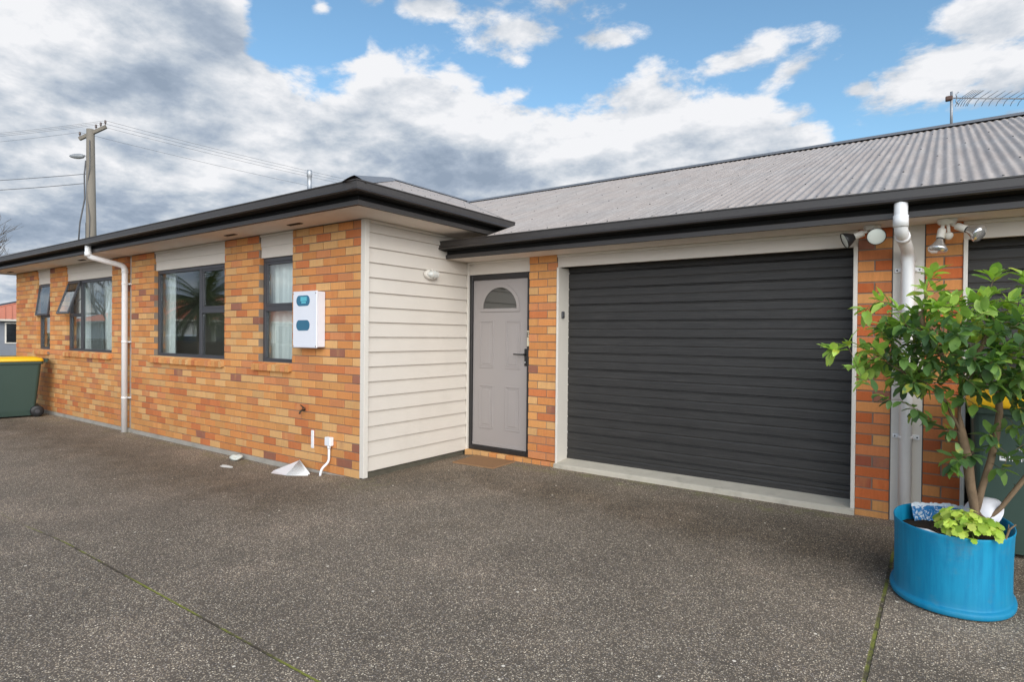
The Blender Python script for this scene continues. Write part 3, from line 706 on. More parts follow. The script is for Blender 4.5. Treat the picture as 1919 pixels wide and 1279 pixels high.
# windows -----------------------------------------------------------
def frame_bars(mb, x0, x1, z0, z1, y0, y1, w_):
    mb.bbox(x0, x1, y0, y1, z1-w_, z1, .002); mb.bbox(x0, x1, y0, y1, z0, z0+w_, .002)
    mb.bbox(x0, x0+w_, y0+.0008, y1, z0+w_+.0004, z1-w_-.0004, .002); mb.bbox(x1-w_, x1, y0+.0008, y1, z0+w_+.0004, z1-w_-.0004, .002)
def pane(parent, x0, x1, z0, z1, y): 
    mb = MB(); mb.box(x0, x1, y, y+.005, z0, z1); return mb.build('pane', GLASS, parent)
def curtain(parent, x0, x1, z0, z1, y, mat_, amp=.02, wl=.11, lean=0.):
    mb = MB(); mb.smooth = True; n = int((x1-x0)/.012); rows = 8; ph = random.random()*6
    for j in range(rows+1):
        f_ = j/rows
        for i in range(n+1):
            u = i/n; xx = x0+(x1-x0)*u + lean*(1-f_)*(.3+.7*u)
            mb.v.append((xx, y+amp*math.sin(2*PI*(u*(x1-x0))/wl+ph+.8*math.sin(7*u+f_))+amp*.4*math.sin(2*PI*u*(x1-x0)/wl*2.3+1), z0+(z1-z0)*f_))
    for j in range(rows):
        for i in range(n): a = j*(n+1)+i; mb.face((a, a+1, a+n+2, a+n+1))
    return mb.build('curtain', mat_, parent)
WZ0, WZ1, WY0, WY1 = 1.112, 2.323, .052, .10
TRZ = 1.735
def sill(parent, x0, x1):
    mb = MB(); x_ = x0-.09
    while x_ < x1-.02:
        r = min(x_+.074, x1-.002); mb.tn = (random.random()*.95, random.random(), random.random())
        n = len(mb.v)
        y0, y1 = -.045, .05
        mb.v += [(x_, y0, 1.020), (r, y0, 1.020), (x_, y1, 1.040), (r, y1, 1.040), (x_, y0, 1.083), (r, y0, 1.083), (x_, y0+.008, 1.090), (r, y0+.008, 1.090), (x_, y1, 1.108), (r, y1, 1.108)]
        for q in ((0, 1, 5, 4), (4, 5, 7, 6), (6, 7, 9, 8), (0, 2, 3, 1), (0, 4, 6, 8, 2), (1, 3, 9, 7, 5)): mb.face(tuple(n+i for i in q))
        x_ += .083
    mb.tn = (0, 0, 0); mb.cur = 1; mb.box(x0-.086, x1-.005, -.038, .05, 1.030, 1.078); mb.cur = 0
    return mb.build('sill', [BRICK, MORTAR], parent)
def window(x0, x1, mull=None, cells=None, opened=None):
    mb = MB(); x0 += .002; x1 -= .002; frame_bars(mb, x0, x1, WZ0, WZ1, WY0, WY1, .045)
    if mull: mb.bbox(mull-.03, mull+.03, WY0+.001, WY1, WZ0+.0455, WZ1-.0455, .002)
    for a, b_ in cells: mb.bbox(a+.0005, b_-.0005, WY0+.002, WY1, TRZ-.03, TRZ+.03, .002)
    fr_ = mb.build('window', DARKM, house); sill(fr_, x0, x1)
    return fr_
# W0: narrow two-light window
f0 = window(-1.785, -1.137, None, [(-1.738, -1.184)])
mb = MB(); frame_bars(mb, -1.737, -1.185, TRZ+.031, WZ1-.046, WY0+.006, WY1-.008, .03); mb.build('sash', DARKM, f0)
pane(f0, -1.70, -1.22, TRZ+.062, WZ1-.076, .075); pane(f0, -1.735, -1.187, WZ0+.046, TRZ-.031, .078)
curtain(f0, -2.05, -1.12, 1.05, 2.35, .19, CURT, .012, .16)
# W1: big window
f1 = window(-4.43, -2.545, -3.235, [(-3.204, -2.594)])
pane(f1, -4.382, -3.267, WZ0+.046, WZ1-.046, .078)
mb = MB(); frame_bars(mb, -3.203, -2.595, TRZ+.031, WZ1-.046, WY0+.006, WY1-.008, .028); mb.build('sash', DARKM, f1)
pane(f1, -3.174, -2.624, TRZ+.060, WZ1-.075, .075); pane(f1, -3.202, -2.596, WZ0+.046, TRZ-.031, .078)
curtain(f1, -4.72, -4.22, 1.0, 2.4, .22, CURT, .03, .09)
# W2: open awning sash on the left
f2 = window(-7.745, -5.85, -7.21, [(-7.697, -7.242)])
pane(f2, -7.178, -5.90, WZ0+.046, WZ1-.046, .078); pane(f2, -7.695, -7.244, WZ0+.046, TRZ-.031, .078)
curtain(f2, -7.05, -5.80, 1.0, 2.4, .24, CURT, .025, .13, lean=-.02); curtain(f2, -8.15, -7.22, 1.0, 2.4, .24, CURT, .02, .12)
curtain(f2, -7.16, -6.75, 1.0, 2.4, .17, GREYC, .02, .08, lean=.14)
f3 = window(-9.18, -8.52, None, [(-9.132, -8.568)])
pane(f3, -9.130, -8.570, WZ0+.046, TRZ-.031, .078); curtain(f3, -9.75, -8.5, 1.0, 2.4, .24, CURT, .02, .12)
def open_sash(parent, x0, x1, ztop, h_, ang):
    """awning sash hinged at its top edge, its foot swung out"""
    Mt = Matrix.Translation((0, .040, ztop)) @ Matrix.Rotation(R_(-ang), 4, 'X') @ Matrix.Translation((0, 0, -ztop))
    mb = MB()
    z0, z1 = ztop-h_, ztop
    for bxs in ((x0, x1, -.012, .018, z1-.035, z1), (x0, x1, -.012, .018, z0, z0+.035), (x0, x0+.035, -.0115, .018, z0+.0355, z1-.0355), (x1-.035, x1, -.0115, .018, z0+.0355, z1-.0355)):
        mb.bbox(*bxs, .002, M=Mt)
    mb.build('sash', DARKM, parent)
    mb = MB(); mb.box(x0+.036, x1-.036, 0, .005, z0+.036, z1-.036, M=Mt); mb.build('pane', GLASS, parent)
    mb = MB(); q = Mt @ Vector((x1-.01, .02, z0+.10)); mb.tube([tuple(q), (x1-.01, .06, z0+.30)], .005, 6); mb.build('stay', DARKM, parent)
open_sash(f2, -7.735, -7.215, WZ1-.012, .59, 18); open_sash(f3, -9.17, -8.53, WZ1-.012, .57, 7)
# dark rooms behind the glass
mb = MB()
for (a, b_) in ((-10.2, -5.3), (-5.1, -.1)):
    P = [(a, .105, -.0), (b_, .105, 0), (b_, 4, 0), (a, 4, 0), (a, .105, 2.58), (b_, .105, 2.58), (b_, 4, 2.58), (a, 4, 2.58)]
    n = len(mb.v); mb.v += P
    for q in ((0, 1, 2, 3), (4, 7, 6, 5), (1, 5, 6, 2), (2, 6, 7, 3), (3, 7, 4, 0)): mb.face(tuple(n+i for i in q))
mb.build('room_lining', INTER, house)

# downpipes
def elbow(pts, r, n=6):
    """round the corners of a polyline"""
    P = [Vector(p) for p in pts]; out = [P[0]]
    for i in range(1, len(P)-1):
        a = (P[i-1]-P[i]).normalized()*r; b_ = (P[i+1]-P[i]).normalized()*r
        for k in range(n+1):
            q = k/n; out.append(P[i]+a*(1-q)**2+b_*q*q)
    out.append(P[-1]); return out
mb = MB(); mb.tube(elbow([(-5.34, -.50, 2.69), (-5.34, -.50, 2.535), (-5.25, -.055, 2.435), (-5.25, -.055, -.06)], .07), .040, 16)
for z_ in (2.57,): mb.tube([(-5.34, -.50, z_+.03), (-5.34, -.50, z_-.03)], .045, 16)
mb.tube([(-5.25, -.055, 2.37), (-5.25, -.055, 2.33)], .044, 16)
dp = mb.build('downpipe', PVC, house)
for z_ in (2.17, 1.30, .46):
    mb = MB(); mb.tube([(-5.25, -.055, z_-.013), (-5.25, -.055, z_+.013)], .0435, 16); mb.bbox(-5.31, -5.19, -.015, .043, z_-.010, z_+.010, .002); mb.build('bracket', PVC, dp)
mb = MB(); mb.tube(elbow([(4.455, 1.13, 2.43), (4.455, 1.13, 2.225), (4.487, 1.50, 2.11), (4.487, 1.515, .0)], .075), .043, 18)
mb.tube([(4.455, 1.13, 2.33), (4.455, 1.13, 2.25)], .0485, 18); mb.tube([(4.4625, 1.215, 2.20), (4.466, 1.26, 2.186)], .0485, 18); mb.tube([(4.487, 1.515, 2.08), (4.487, 1.515, 2.03)], .0475, 18)
dp = mb.build('downpipe', PVC, house)
for z_ in (1.98, .695):
    mb = MB(); mb.tube([(4.487, 1.515, z_-.012), (4.487, 1.515, z_+.012)], .0465, 18)
    mb.bbox(4.400, 4.575, 1.556, 1.5715, z_-.018, z_+.018, .003); mb.bbox(4.43, 4.545, 1.54, 1.5715, z_-.012, z_+.012, .002)
    mb.cur = 1
    for xx in (4.415, 4.560): mb.lathe([(0, .003), (.006, .003), (.006, 0)], (xx, 1.555, z_), 8, M=Matrix.Rotation(R_(90), 3, 'X'))
    mb.build('bracket', [PVC, BLACK], dp)

# ------------------------------------------------------------------ fixtures on the walls
mbx = tag(empty('meter_box', (-.747, 0, 1.59)), 'white electricity meter box with two blue oval windows on the orange brick wall', 'meter box')
L0 = (-.747, 0, 1.59)
MWH = simple('meter_box_white', (.72, .73, .78), .4, .04, 6)
mb = MB(); mb.bbox(-.945, -.550, -.098, -.002, 1.305, 1.888, .008); mb.build('case', MWH, mbx, loc=L0)
mb = MB(); mb.bbox(-.952, -.543, -.118, -.099, 1.298, 1.896, .006)
for xx, zz_ in ((-.940, 1.315), (-.940, 1.87), (-.556, 1.315), (-.556, 1.87)):
    mb.cur = 1; mb.lathe([(0, .003), (.006, .003), (.006, 0)], (xx, -.119, zz_), 8, M=Matrix.Rotation(R_(90), 3, 'X')); mb.cur = 0
mb.build('cover', [MWH, simple('rusty_screw', (.15, .07, .03), .7)], mbx, loc=L0)
BLUEW = simple('blue_meter_window', srgb(38, 108, 138, .9), .12, .05, 5, .8); CYAN = simple('cyan_meter_display', srgb(90, 180, 196), .3, .05, 9)
for zc, disp in ((1.795, True), (1.535, False)):
    mb = MB(); pts = []
    for k in range(24):
        th = 2*PI*k/24; cx_ = .062 if math.cos(th) > 0 else -.062
        pts.append((-.772+cx_+.052*math.cos(th), -.1215, zc+.056*math.sin(th)))
    mb.poly(pts); n = len(pts)
    for k in range(n): a, b_ = pts[k], pts[(k+1) % n]; mb.poly([a, (a[0], -.117, a[2]), (b_[0], -.117, b_[2]), b_])
    if disp: mb.cur = 1; mb.box(-.81, -.705, -.1245, -.122, 1.79, 1.835); mb.box(-.795, -.72, -.1235, -.122, 1.765, 1.786)
    mb.build('window', [BLUEW, CYAN], mbx, loc=L0)

blk = tag(empty('bulkhead_light', (.05, .95, 2.12)), 'cream oval bulkhead light on the weatherboard wall beside the front door', 'wall light'); L0 = (.05, .95, 2.12)
RY90 = Matrix.Rotation(R_(90), 3, 'Y')
mb = MB(); mb.lathe([(0.115, 0), (.115, .025), (.10, .035), (.085, .035)], (.05, .95, 2.12), 28, sx=.52, sy=1., M=RY90); mb.build('base', TRIM, blk, loc=L0)
mb = MB(); mb.lathe([(.088, .03), (.085, .055), (.06, .078), (.03, .085), (0, .087)], (.05, .95, 2.12), 24, sx=.50, sy=1., M=RY90)
FROST = simple('frosted_glass', (.62, .62, .58), .15, .05, 8, .8); mb.build('lens', FROST, blk, loc=L0)
mb = MB()
for dy in (-.045, 0, .045): mb.tube([(.08+.055*math.cos(a), .95+dy, 2.12+.05*math.sin(a)) for a in [-PI/2+PI*i/8 for i in range(9)]], .004, 6)
mb.tube([(.08, .95-.1, 2.12)]+[(.08+.06*math.sin(PI*i/8), .95-.1+.2*i/8, 2.12) for i in range(1, 8)]+[(.08, 1.05, 2.12)], .004, 6)
mb.build('guard', TRIM, blk, loc=L0)

db = tag(empty('doorbell', (1.372, 1.63, 1.675)), 'small black doorbell unit on the cream garage jamb', 'doorbell'); L0 = (1.372, 1.63, 1.675)
mb = MB(); mb.bbox(1.3525, 1.375, 1.612, 1.655, 1.64, 1.715, .006); mb.build('casing', DARKM, db, loc=L0)
mb = MB(); mb.lathe([(0, .004), (.010, .003), (.011, 0)], (1.375, 1.633, 1.66), 12, M=RY90); mb.build('button', BLACK, db, loc=L0)

def spot(fl, L0, base, dr, n_, hood=True):
    """one lamp holder from the base along direction dr"""
    base = Vector(base); dr = Vector(dr).normalized()
    Mq = dr.to_track_quat('Z', 'Y').to_matrix()
    mb = MB(); mb.tube([base, base+dr*.035], .012, 10); mb.lathe([(0, .03), (.024, .03), (.026, .04), (.026, .10), (.022, .105), (0, .105)], base, 16, M=Mq); h_ = mb.build('lamp_holder', LAMPW, fl, loc=L0)
    if hood:
        mb = MB(); mb.lathe([(.024, .098), (.030, .11), (.040, .125), (.062, .165), (.064, .175), (.060, .176)], base, 24, M=Mq); mb.build('hood', BLACK, h_, loc=L0)
        mb = MB(); mb.lathe([(.060, .170), (.045, .174), (.02, .176), (0, .177)], base, 24, M=Mq); mb.build('bulb', LENSW, h_, loc=L0)
    else:
        mb = MB(); mb.lathe([(.022, .095), (.024, .11)], base, 16, M=Mq); mb.build('collar', BLACK, h_, loc=L0)
        mb = MB(); mb.lathe([(.020, .105), (.024, .125), (.040, .155), (.058, .18), (.062, .19), (.056, .203), (.035, .215), (0, .219)], base, 24, M=Mq); mb.build('bulb', BULBM, h_, loc=L0)
LAMPW = simple('aged_white_fitting', srgb(214, 208, 196), .5, .08, 20, dirt=.3, dirtcol=(.2, .15, .08))
LENSW = simple('pale_lens', (.74, .76, .68), .25, .03, 8)
m, t, b, o = material('reflector_bulb_glass'); BULBM = m
b.inputs['Base Color'].default_value = (.62, .60, .58, 1); b.inputs['Roughness'].default_value = .12; b.inputs['Metallic'].default_value = .75
fl = tag(empty('floodlight', (4.256, 1.42, 2.32)), 'twin white floodlight with black cone hoods under the soffit by the left brick pier', 'floodlight'); L0 = (4.256, 1.42, 2.32)
mb = MB(); mb.lathe([(0, SG-.040), (.045, SG-.040), (.058, SG-.030), (.060, SG-.003)], (4.256, 1.42, 0), 20); mb.build('base', LAMPW, fl, loc=L0)
mb = MB(); mb.bbox(4.235, 4.275, 1.37, 1.41, SG-.125, SG-.055, .010); mb.tube([(4.256, 1.40, SG-.04), (4.256, 1.39, SG-.07)], .010, 8); mb.build('sensor', LAMPW, fl, loc=L0)
spot(fl, L0, (4.225, 1.40, SG-.045), (-.86, -.36, -.40), 0); spot(fl, L0, (4.280, 1.39, SG-.05), (.12, -1, -.40), 1)
fl = tag(empty('floodlight', (4.724, 1.42, 2.32)), 'old cream floodlight with bare reflector bulbs under the soffit above the lemon tree', 'floodlight'); L0 = (4.724, 1.42, 2.32)
mb = MB(); mb.lathe([(0, SG-.045), (.042, SG-.045), (.056, SG-.030), (.062, SG-.003)], (4.724, 1.42, 0), 20); mb.build('base', LAMPW, fl, loc=L0)
mb = MB(); mb.tube([(4.73, 1.40, SG-.04), (4.735, 1.39, SG-.10)], .011, 10); mb.lathe([(0, -.055), (.016, -.05), (.028, -.03), (.026, -.01), (.012, 0), (0, 0)], (4.735, 1.39, SG-.10), 16); mb.build('sensor', LAMPW, fl, loc=L0)
spot(fl, L0, (4.70, 1.40, SG-.045), (-.16, -.30, -1), 0, False); spot(fl, L0, (4.755, 1.40, SG-.045), (.80, -.42, -.48), 1, False)

ct = tag(empty('cable_conduit', (-.44, -.02, -.05)), 'white junction box and bent conduit running down the brick wall near the corner', 'conduit'); L0 = (-.44, -.02, -.05)
mb = MB(); mb.bbox(-.492, -.402, -.05, -.001, .285, .375, .005); mb.build('junction_box', WHITEP, ct, loc=L0)
mb = MB(); mb.tube(elbow([(-.443, -.028, .29), (-.443, -.028, .12), (-.475, -.10, .05), (-.475, -.115, -.03)], .04), .0125, 12); mb.tube([(-.443, -.028, .285), (-.443, -.028, .255)], .018, 12); mb.build('pipe', WHITEP, ct, loc=L0)
cs = MB(); cs.bbox(-.768, -.728, -.014, -.001, .225, .415, .002); cs = cs.build('cover_strip', WHITEP, loc=(-.748, 0, .32)); tag(cs, 'white vertical cover strip on the lower brick wall left of the junction box', 'cover strip')
tp_ = tag(empty('garden_tap', (-.89, 0, .62)), 'small dark garden tap sticking out of the lower brick wall', 'tap'); L0 = (-.89, 0, .62)
BRASS = simple('aged_brass', (.06, .05, .035), .5, .2, 30, metal=.6)
mb = MB(); mb.tube(elbow([(-.89, .0, .62), (-.89, -.055, .62), (-.885, -.075, .585)], .02), .010, 10); mb.tube([(-.89, -.03, .62), (-.89, -.03, .66)], .006, 8); mb.build('spout', BRASS, tp_, loc=L0)
mb = MB(); mb.tube([(-.93, -.03, .672), (-.89, -.03, .655), (-.85, -.03, .64)], .006, 8); mb.build('handle', BRASS, tp_, loc=L0)

# tv antenna
an = tag(empty('tv_antenna', (4.774, 6.45, 4.44)), 'yagi television antenna on a thin mast on the garage roof ridge', 'antenna'); L0 = (4.774, 6.45, 4.44)
ALU = simple('weathered_aluminium', (.30, .31, .32), .45, .1, 12, metal=.5)
mb = MB(); mb.tube([(4.774, 6.45, 4.38), (4.770, 6.45, 4.93)], .017, 10); mb.build('mast', ALU, an, loc=L0)
ad = Vector((.81, .58, .0)).normalized(); asd = Vector((-.58, .81, 0)).normalized(); a0 = Vector((4.76, 6.45, 4.845))
mb = MB(); mb.tube([a0, a0+ad*1.15], .010, 8); mb.build('boom', ALU, an, loc=L0)
mb = MB()
for k in range(13):
    c0 = a0 + ad*(.16+.035*k if k < 5 else .32+(k-5)*.10); ln = .17-.003*k
    for sg in (-1, 1):
        up = Vector((0, 0, .035)) if True else 0
        mb.tube([c0+Vector((0, 0, .012)), c0+asd*ln*sg*-.5+Vector((0, 0, .02*sg)), c0-asd*ln*sg+Vector((0, 0, .05*sg))+ad*.03], .004, 5)
mb.build('elements', ALU, an, loc=L0)
mb = MB()
for sg in (-1, 1):
    mb.tube([a0+ad*.09, a0+ad*.075+Vector((0, 0, .05*sg)), a0+ad*.11+Vector((0, 0, .085*sg))], .007, 6)
mb.build('reflector', ALU, an, loc=L0)
mb = MB(); mb.bbox(4.70, 4.785, 6.41, 6.49, 4.81, 4.87, .01); mb.build('balun', simple('rusty_clamp', (.10, .055, .04), .7), an, loc=L0)

# ------------------------------------------------------------------ things on the ground
MATM = simple('coir_mat', srgb(168, 130, 96, .7), .98, .2, 40, .1, bmp=.004, bscale=180)
mb = MB(); gzm = .034
P0 = [(.31, 1.045), (.855, 1.075), (.845, 1.50), (.27, 1.505)]
n = len(mb.v); mb.v += [(x_, y_, gz(x_, y_)+.001) for x_, y_ in P0] + [(x_+(.5-x_)*.012, y_+(1.3-y_)*.012, gz(x_, y_)+.014) for x_, y_ in P0]
mb.face((n+4, n+5, n+6, n+7))
for k in range(4): mb.face((n+k, n+(k+1) % 4, n+4+(k+1) % 4, n+4+k))
tag(mb.build('doormat', MATM), 'flat brown coir doormat on the driveway below the front door step', 'doormat')

# wheelie bins
BING = simple('bin_green_plastic', srgb(62, 84, 74, .7), .5, .06, 5, .4); LIDY = simple('yellow_lid_plastic', srgb(240, 186, 20, .95), .42, .04, 5)
def rrect(w_, d_, r, z_, n=4, cy=0.):
    out = []
    for (sx, sy, a0) in ((1, 1, 0), (-1, 1, 90), (-1, -1, 180), (1, -1, 270)):
        for k in range(n+1):
            a = R_(a0+90*k/n); out.append((sx*(w_/2-r)+r*math.cos(a), cy+sy*(d_/2-r)+r*math.sin(a), z_))
    return out
def loft(mb, rings, cap0=True, cap1=True, smooth=False):
    base = len(mb.v); m_ = len(rings[0]); sm = mb.smooth; mb.smooth = smooth
    for r in rings: mb.v += [tuple(p) for p in r]
    for i in range(len(rings)-1):
        for k in range(m_): a = base+i*m_; mb.face((a+k, a+(k+1) % m_, a+m_+(k+1) % m_, a+m_+k))
    mb.smooth = sm
    if cap0: mb.face(tuple(base+k for k in range(m_))[::-1])
    if cap1: e = base+(len(rings)-1)*m_; mb.face(tuple(e+k for k in range(m_)))
def bin_(loc, rz, label):
    t_ = tag(empty('wheelie_bin', loc, rz), label, 'bin', 'green wheelie bins with yellow lids')
    def fin(mb, name, mats, par=None):
        o_ = mb.build(name, mats); o_.parent = par or t_; return o_
    mb = MB(); loft(mb, [rrect(.49, .55, .04, .03, cy=-.04), rrect(.51, .57, .04, .12, cy=-.035), rrect(.575, .66, .05, .93), rrect(.575, .66, .05, .955)], cap1=True)
    loft(mb, [rrect(.60, .70, .05, .925), rrect(.615, .715, .05, .935), rrect(.615, .715, .05, .985), rrect(.60, .70, .05, .99)], cap0=True)
    mb.bbox(-.26, .26, .23, .33, .10, .19, .01); bd_ = fin(mb, 'body', BING)
    mb = MB(); loft(mb, [rrect(.63, .74, .06, .975, cy=-.01), rrect(.635, .745, .06, .992, cy=-.01), rrect(.61, .71, .07, 1.03, cy=-.01), rrect(.50, .56, .10, 1.052, cy=-.01), rrect(.2, .2, .08, 1.058)], smooth=True)
    lid = fin(mb, 'lid', LIDY)
    mb = MB()
    mb.tube(elbow([(-.22, .33, .975), (-.22, .43, .995), (.22, .43, .995), (.22, .33, .975)], .04), .017, 10)
    for sx in (-.22, .22): mb.bbox(sx-.03, sx+.03, .31, .42, .955, .995, .006)
    fin(mb, 'handle', LIDY if False else BING)
    for sx in (-1, 1):
        mb = MB(); Mw = Matrix.Rotation(R_(90), 3, 'Y'); mb.lathe([(.035, -.03), (.085, -.03), (.10, -.018), (.10, .018), (.085, .03), (.035, .03)], (sx*.275, .27, .10), 24, M=Mw); wl = fin(mb, 'wheel', BLACK)
        mb = MB(); mb.lathe([(0, -.028), (.030, -.028), (.037, -.02), (.060, -.022), (.062, .022), (.03, .028), (0, .028)], (sx*.275, .27, .10), 20, M=Mw); fin(mb, 'rim', DARKM, wl)
    mb = MB(); mb.tube([(-.30, .27, .10), (.30, .27, .10)], .011, 8); fin(mb, 'axle', BLACK)
    return t_, bd_
bin_((-8.50, -.50, -.055), R_(-10), 'dark green wheelie bin with yellow lid against the far end of the brick wall')
bt, bb_ = bin_((5.165, 1.40, .03), 0, 'dark green wheelie bin with yellow lid and white lettering behind the lemon tree')
WTXT = simple('white_print', (.75, .75, .75), .6)
# local front face at this height leans: y = -.27-.06 .. -.33
tx = text_mesh('hamilton.govt.nz', .050, 'lettering', WTXT, bb_, (-.100, -.3285, .632), (R_(89), 0, 0))
tx = text_mesh('A T E', .034, 'lettering', WTXT, bb_, (-.055, -.3293, .700), (R_(89), 0, 0))
mb = MB(); mb.box(-.145, -.112, -.3290, -.322, .630, .664); mb.box(-.139, -.118, -.3290, -.322, .664, .670); e_ = mb.build('emblem', WTXT); e_.parent = bb_

# planter ----------------------------------------------------------
PC = Vector((4.761, .252, gz(4.761, .252)))
m, t, b, o = material('blue_planter_plastic'); BLUEP = m
P = t.new('ShaderNodeNewGeometry').outputs['Position']
s1 = t.noise(t.vm('MULTIPLY', P, (26, 26, 2.5)), 1., 6, .65); s2 = t.noise(P, 5, 4, .6); s3 = t.noise(P, 120, 3, .6)
c = t.mix(t.mr(s1, .3, .75), c4(srgb(0, 116, 156)), c4(srgb(10, 138, 176)))
c = t.mix(t.mr(s2, .5, .75, 0, .35), c, c4(srgb(60, 150, 185)))
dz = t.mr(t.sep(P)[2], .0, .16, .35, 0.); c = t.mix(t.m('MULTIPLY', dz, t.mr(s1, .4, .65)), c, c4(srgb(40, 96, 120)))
c = t.mix(t.mr(t.noise(t.vm('MULTIPLY', P, (30, 30, 90)), 1., 6, .8), .66, .72, 0, .45), c, (.40, .55, .62, 1))
c = t.mix(t.mr(t.noise(P, 7, 7, .75), .54, .68, 0, .28), c, (.10, .20, .24, 1))
t.put(b.inputs['Base Color'], c); b.inputs['Roughness'].default_value = .58; b.inputs['Specular IOR Level'].default_value = .35; bump(t, b, t.m('ADD', s2, t.m('MULTIPLY', s3, .1)), .004, .4)
RXp, RYp = .287, .375
prof = [(0, .004), (.97, .004), (1.0, .008), (1.014, .016), (1.017, .030), (1.008, .039), (.968, .043), (.955, .047), (.951, .055), (.950, .08), (.948, .17), (.950, .26), (.958, .35), (.968, .402), (.978, .418), (.975, .424), (.962, .424), (.950, .416), (.93, .35), (.90, .26), (.89, .10)]
mb = MB(); n = 72; mb.smooth = True
for r, z_ in prof:
    for k in range(n):
        th = 2*PI*k/n
        # slightly squared oval, sagging a little on one side
        ce, se = math.cos(th), math.sin(th); sag = 1+.012*math.sin(3*th+1)*(z_/.42)
        mb.v.append((PC.x+RXp*r*sag*math.copysign(abs(ce)**.92, ce), PC.y+RYp*r*sag*math.copysign(abs(se)**.92, se), PC.z+z_+(.004*math.sin(2*th) if z_ > .3 else 0)))
for i in range(len(prof)-1):
    for k in range(n): q = i*n; mb.face((q+k, q+(k+1) % n, q+n+(k+1) % n, q+n+k))
pl = tag(empty('planter', tuple(PC)), 'big oval bright blue plastic planter tub on the driveway', 'planter')
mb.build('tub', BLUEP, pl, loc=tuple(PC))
SOIL = simple('dark_soil', (.035, .025, .018), .95, .4, 30, .1, bmp=.02, bscale=40)
mb = MB(); mb.smooth = True; n = 40; mb.v.append((PC.x, PC.y, PC.z+.345))
for i in range(1, 7):
    for k in range(n):
        th = 2*PI*k/n; mb.v.append((PC.x+RXp*.93*i/6*math.cos(th), PC.y+RYp*.93*i/6*math.sin(th), PC.z+.335+random.uniform(-.012, .012)))
for k in range(n): mb.face((0, 1+k, 1+(k+1) % n))
for i in range(5):
    for k in range(n): q = 1+i*n; mb.face((q+k, q+n+k, q+n+(k+1) % n, q+(k+1) % n))
mb.build('soil', SOIL, pl, loc=tuple(PC))

# leaves ------------------------------------------------------------
def leaf_material(name, cols, rough=.38, transl=.3):
    m, t, b, o = material(name)
    a = t.new('ShaderNodeAttribute', attribute_name='tone'); tn = t.sep(a.outputs['Vector'])
    P = t.new('ShaderNodeNewGeometry').outputs['Position']
    c = t.ramp(tn[0], cols)
    k = t.m('ADD', .8, t.m('MULTIPLY', t.noise(P, 45, 4, .6), .4)); k = t.m('MULTIPLY', k, t.m('ADD', .8, t.m('MULTIPLY', tn[1], .4)))
    c = t.mix(1., c, t.comb(k, k, k), 'MULTIPLY')
    # yellowing patches on some leaves
    ye = t.m('MULTIPLY', t.m('GREATER_THAN', tn[2], .90), t.mr(t.noise(P, 28, 3, .5), .45, .6)); c = t.mix(t.m('MULTIPLY', ye, .75), c, (.42, .40, .05, 1))
    t.put(b.inputs['Base Color'], c); b.inputs['Roughness'].default_value = rough; b.inputs['Specular IOR Level'].default_value = .45
    tr_ = t.new('ShaderNodeBsdfTranslucent'); t.put(tr_.inputs[0], t.mix(1., c, (1.5, 1.6, .7, 1), 'MULTIPLY'))
    ms = t.new('ShaderNodeMixShader'); ms.inputs[0].default_value = transl; t.l.new(b.outputs[0], ms.inputs[1]); t.l.new(tr_.outputs[0], ms.inputs[2]); t.l.new(ms.outputs[0], o.inputs[0])
    bump(t, b, t.noise(P, 90, 3, .6), .001, .6)
    return m
LEAFM = leaf_material('lemon_leaf', [(0, (.065, .13, .05)), (.35, (.12, .22, .065)), (.62, (.20, .34, .07)), (.82, (.30, .46, .09)), (1., (.46, .62, .13))])
BARK = simple('lemon_bark', srgb(138, 116, 92, .75), .9, .25, 30, .2, bmp=.004, bscale=70, dirt=.4, dirtcol=(.06, .045, .03))
def leaf_(mb, p, d_, up, L, W, tone, curl=.2, fold=.18):
    d_ = d_.normalized(); sd = d_.cross(up)
    sd = sd.normalized() if sd.length > 1e-3 else d_.orthogonal().normalized()
    nn_ = sd.cross(d_); base = len(mb.v); mb.tn = tone
    prof_ = [(0, .04), (.12, .45), (.30, .88), (.52, 1.0), (.74, .78), (.90, .40), (1.0, .02)]
    for u, wv in prof_:
        c0 = p + d_*(L*u) - nn_*(curl*L*u*u) ; wv = wv*W*.5
        wav = .05*W*math.sin(u*14+tone[1]*6)
        mb.v.append(tuple(c0 - sd*wv + nn_*(fold*wv+wav))); mb.v.append(tuple(c0)); mb.v.append(tuple(c0 + sd*wv + nn_*(fold*wv-wav)))
    for i in range(len(prof_)-1):
        q = base+3*i; mb.face((q, q+1, q+4, q+3)); mb.face((q+1, q+2, q+5, q+4))
rt = random.Random(11)
tree = tag(empty('lemon_tree', (4.875, .39, .36)), 'leafy lemon tree with bare forked stems growing out of the blue planter', 'tree'); TL = (4.875, .39, .36)
nodes = []   # (pos, parent index)
def addpath(pts, par):
    for p in pts: nodes.append((Vector(p), par)); par = len(nodes)-1
    return par
r0 = addpath([(4.885, .395, .34), (4.872, .39, .46)], -1)
a1 = addpath([(4.850, .375, .60), (4.832, .36, .76), (4.805, .345, .90)], r0)      # main stem leaning left
a2 = addpath([(4.79, .34, 1.02), (4.795, .33, 1.14), (4.80, .33, 1.24)], a1)
a3 = addpath([(4.72, .28, 1.10), (4.62, .22, 1.20), (4.52, .16, 1.26)], a1)
b1 = addpath([(4.905, .42, .60), (4.94, .45, .74), (4.965, .47, .88), (4.98, .48, 1.02), (4.97, .47, 1.18)], r0)
c1 = addpath([(4.93, .38, .42), (4.99, .40, .50), (5.06, .42, .62), (5.14, .44, .76), (5.20, .45, .92), (5.24, .46, 1.1)], r0)
addpath([(4.70, .30, 1.36), (4.62, .26, 1.50), (4.60, .25, 1.60)], a2)
addpath([(4.88, .38, 1.38), (4.93, .42, 1.52)], a2)
nstem = len(nodes)
targets = []
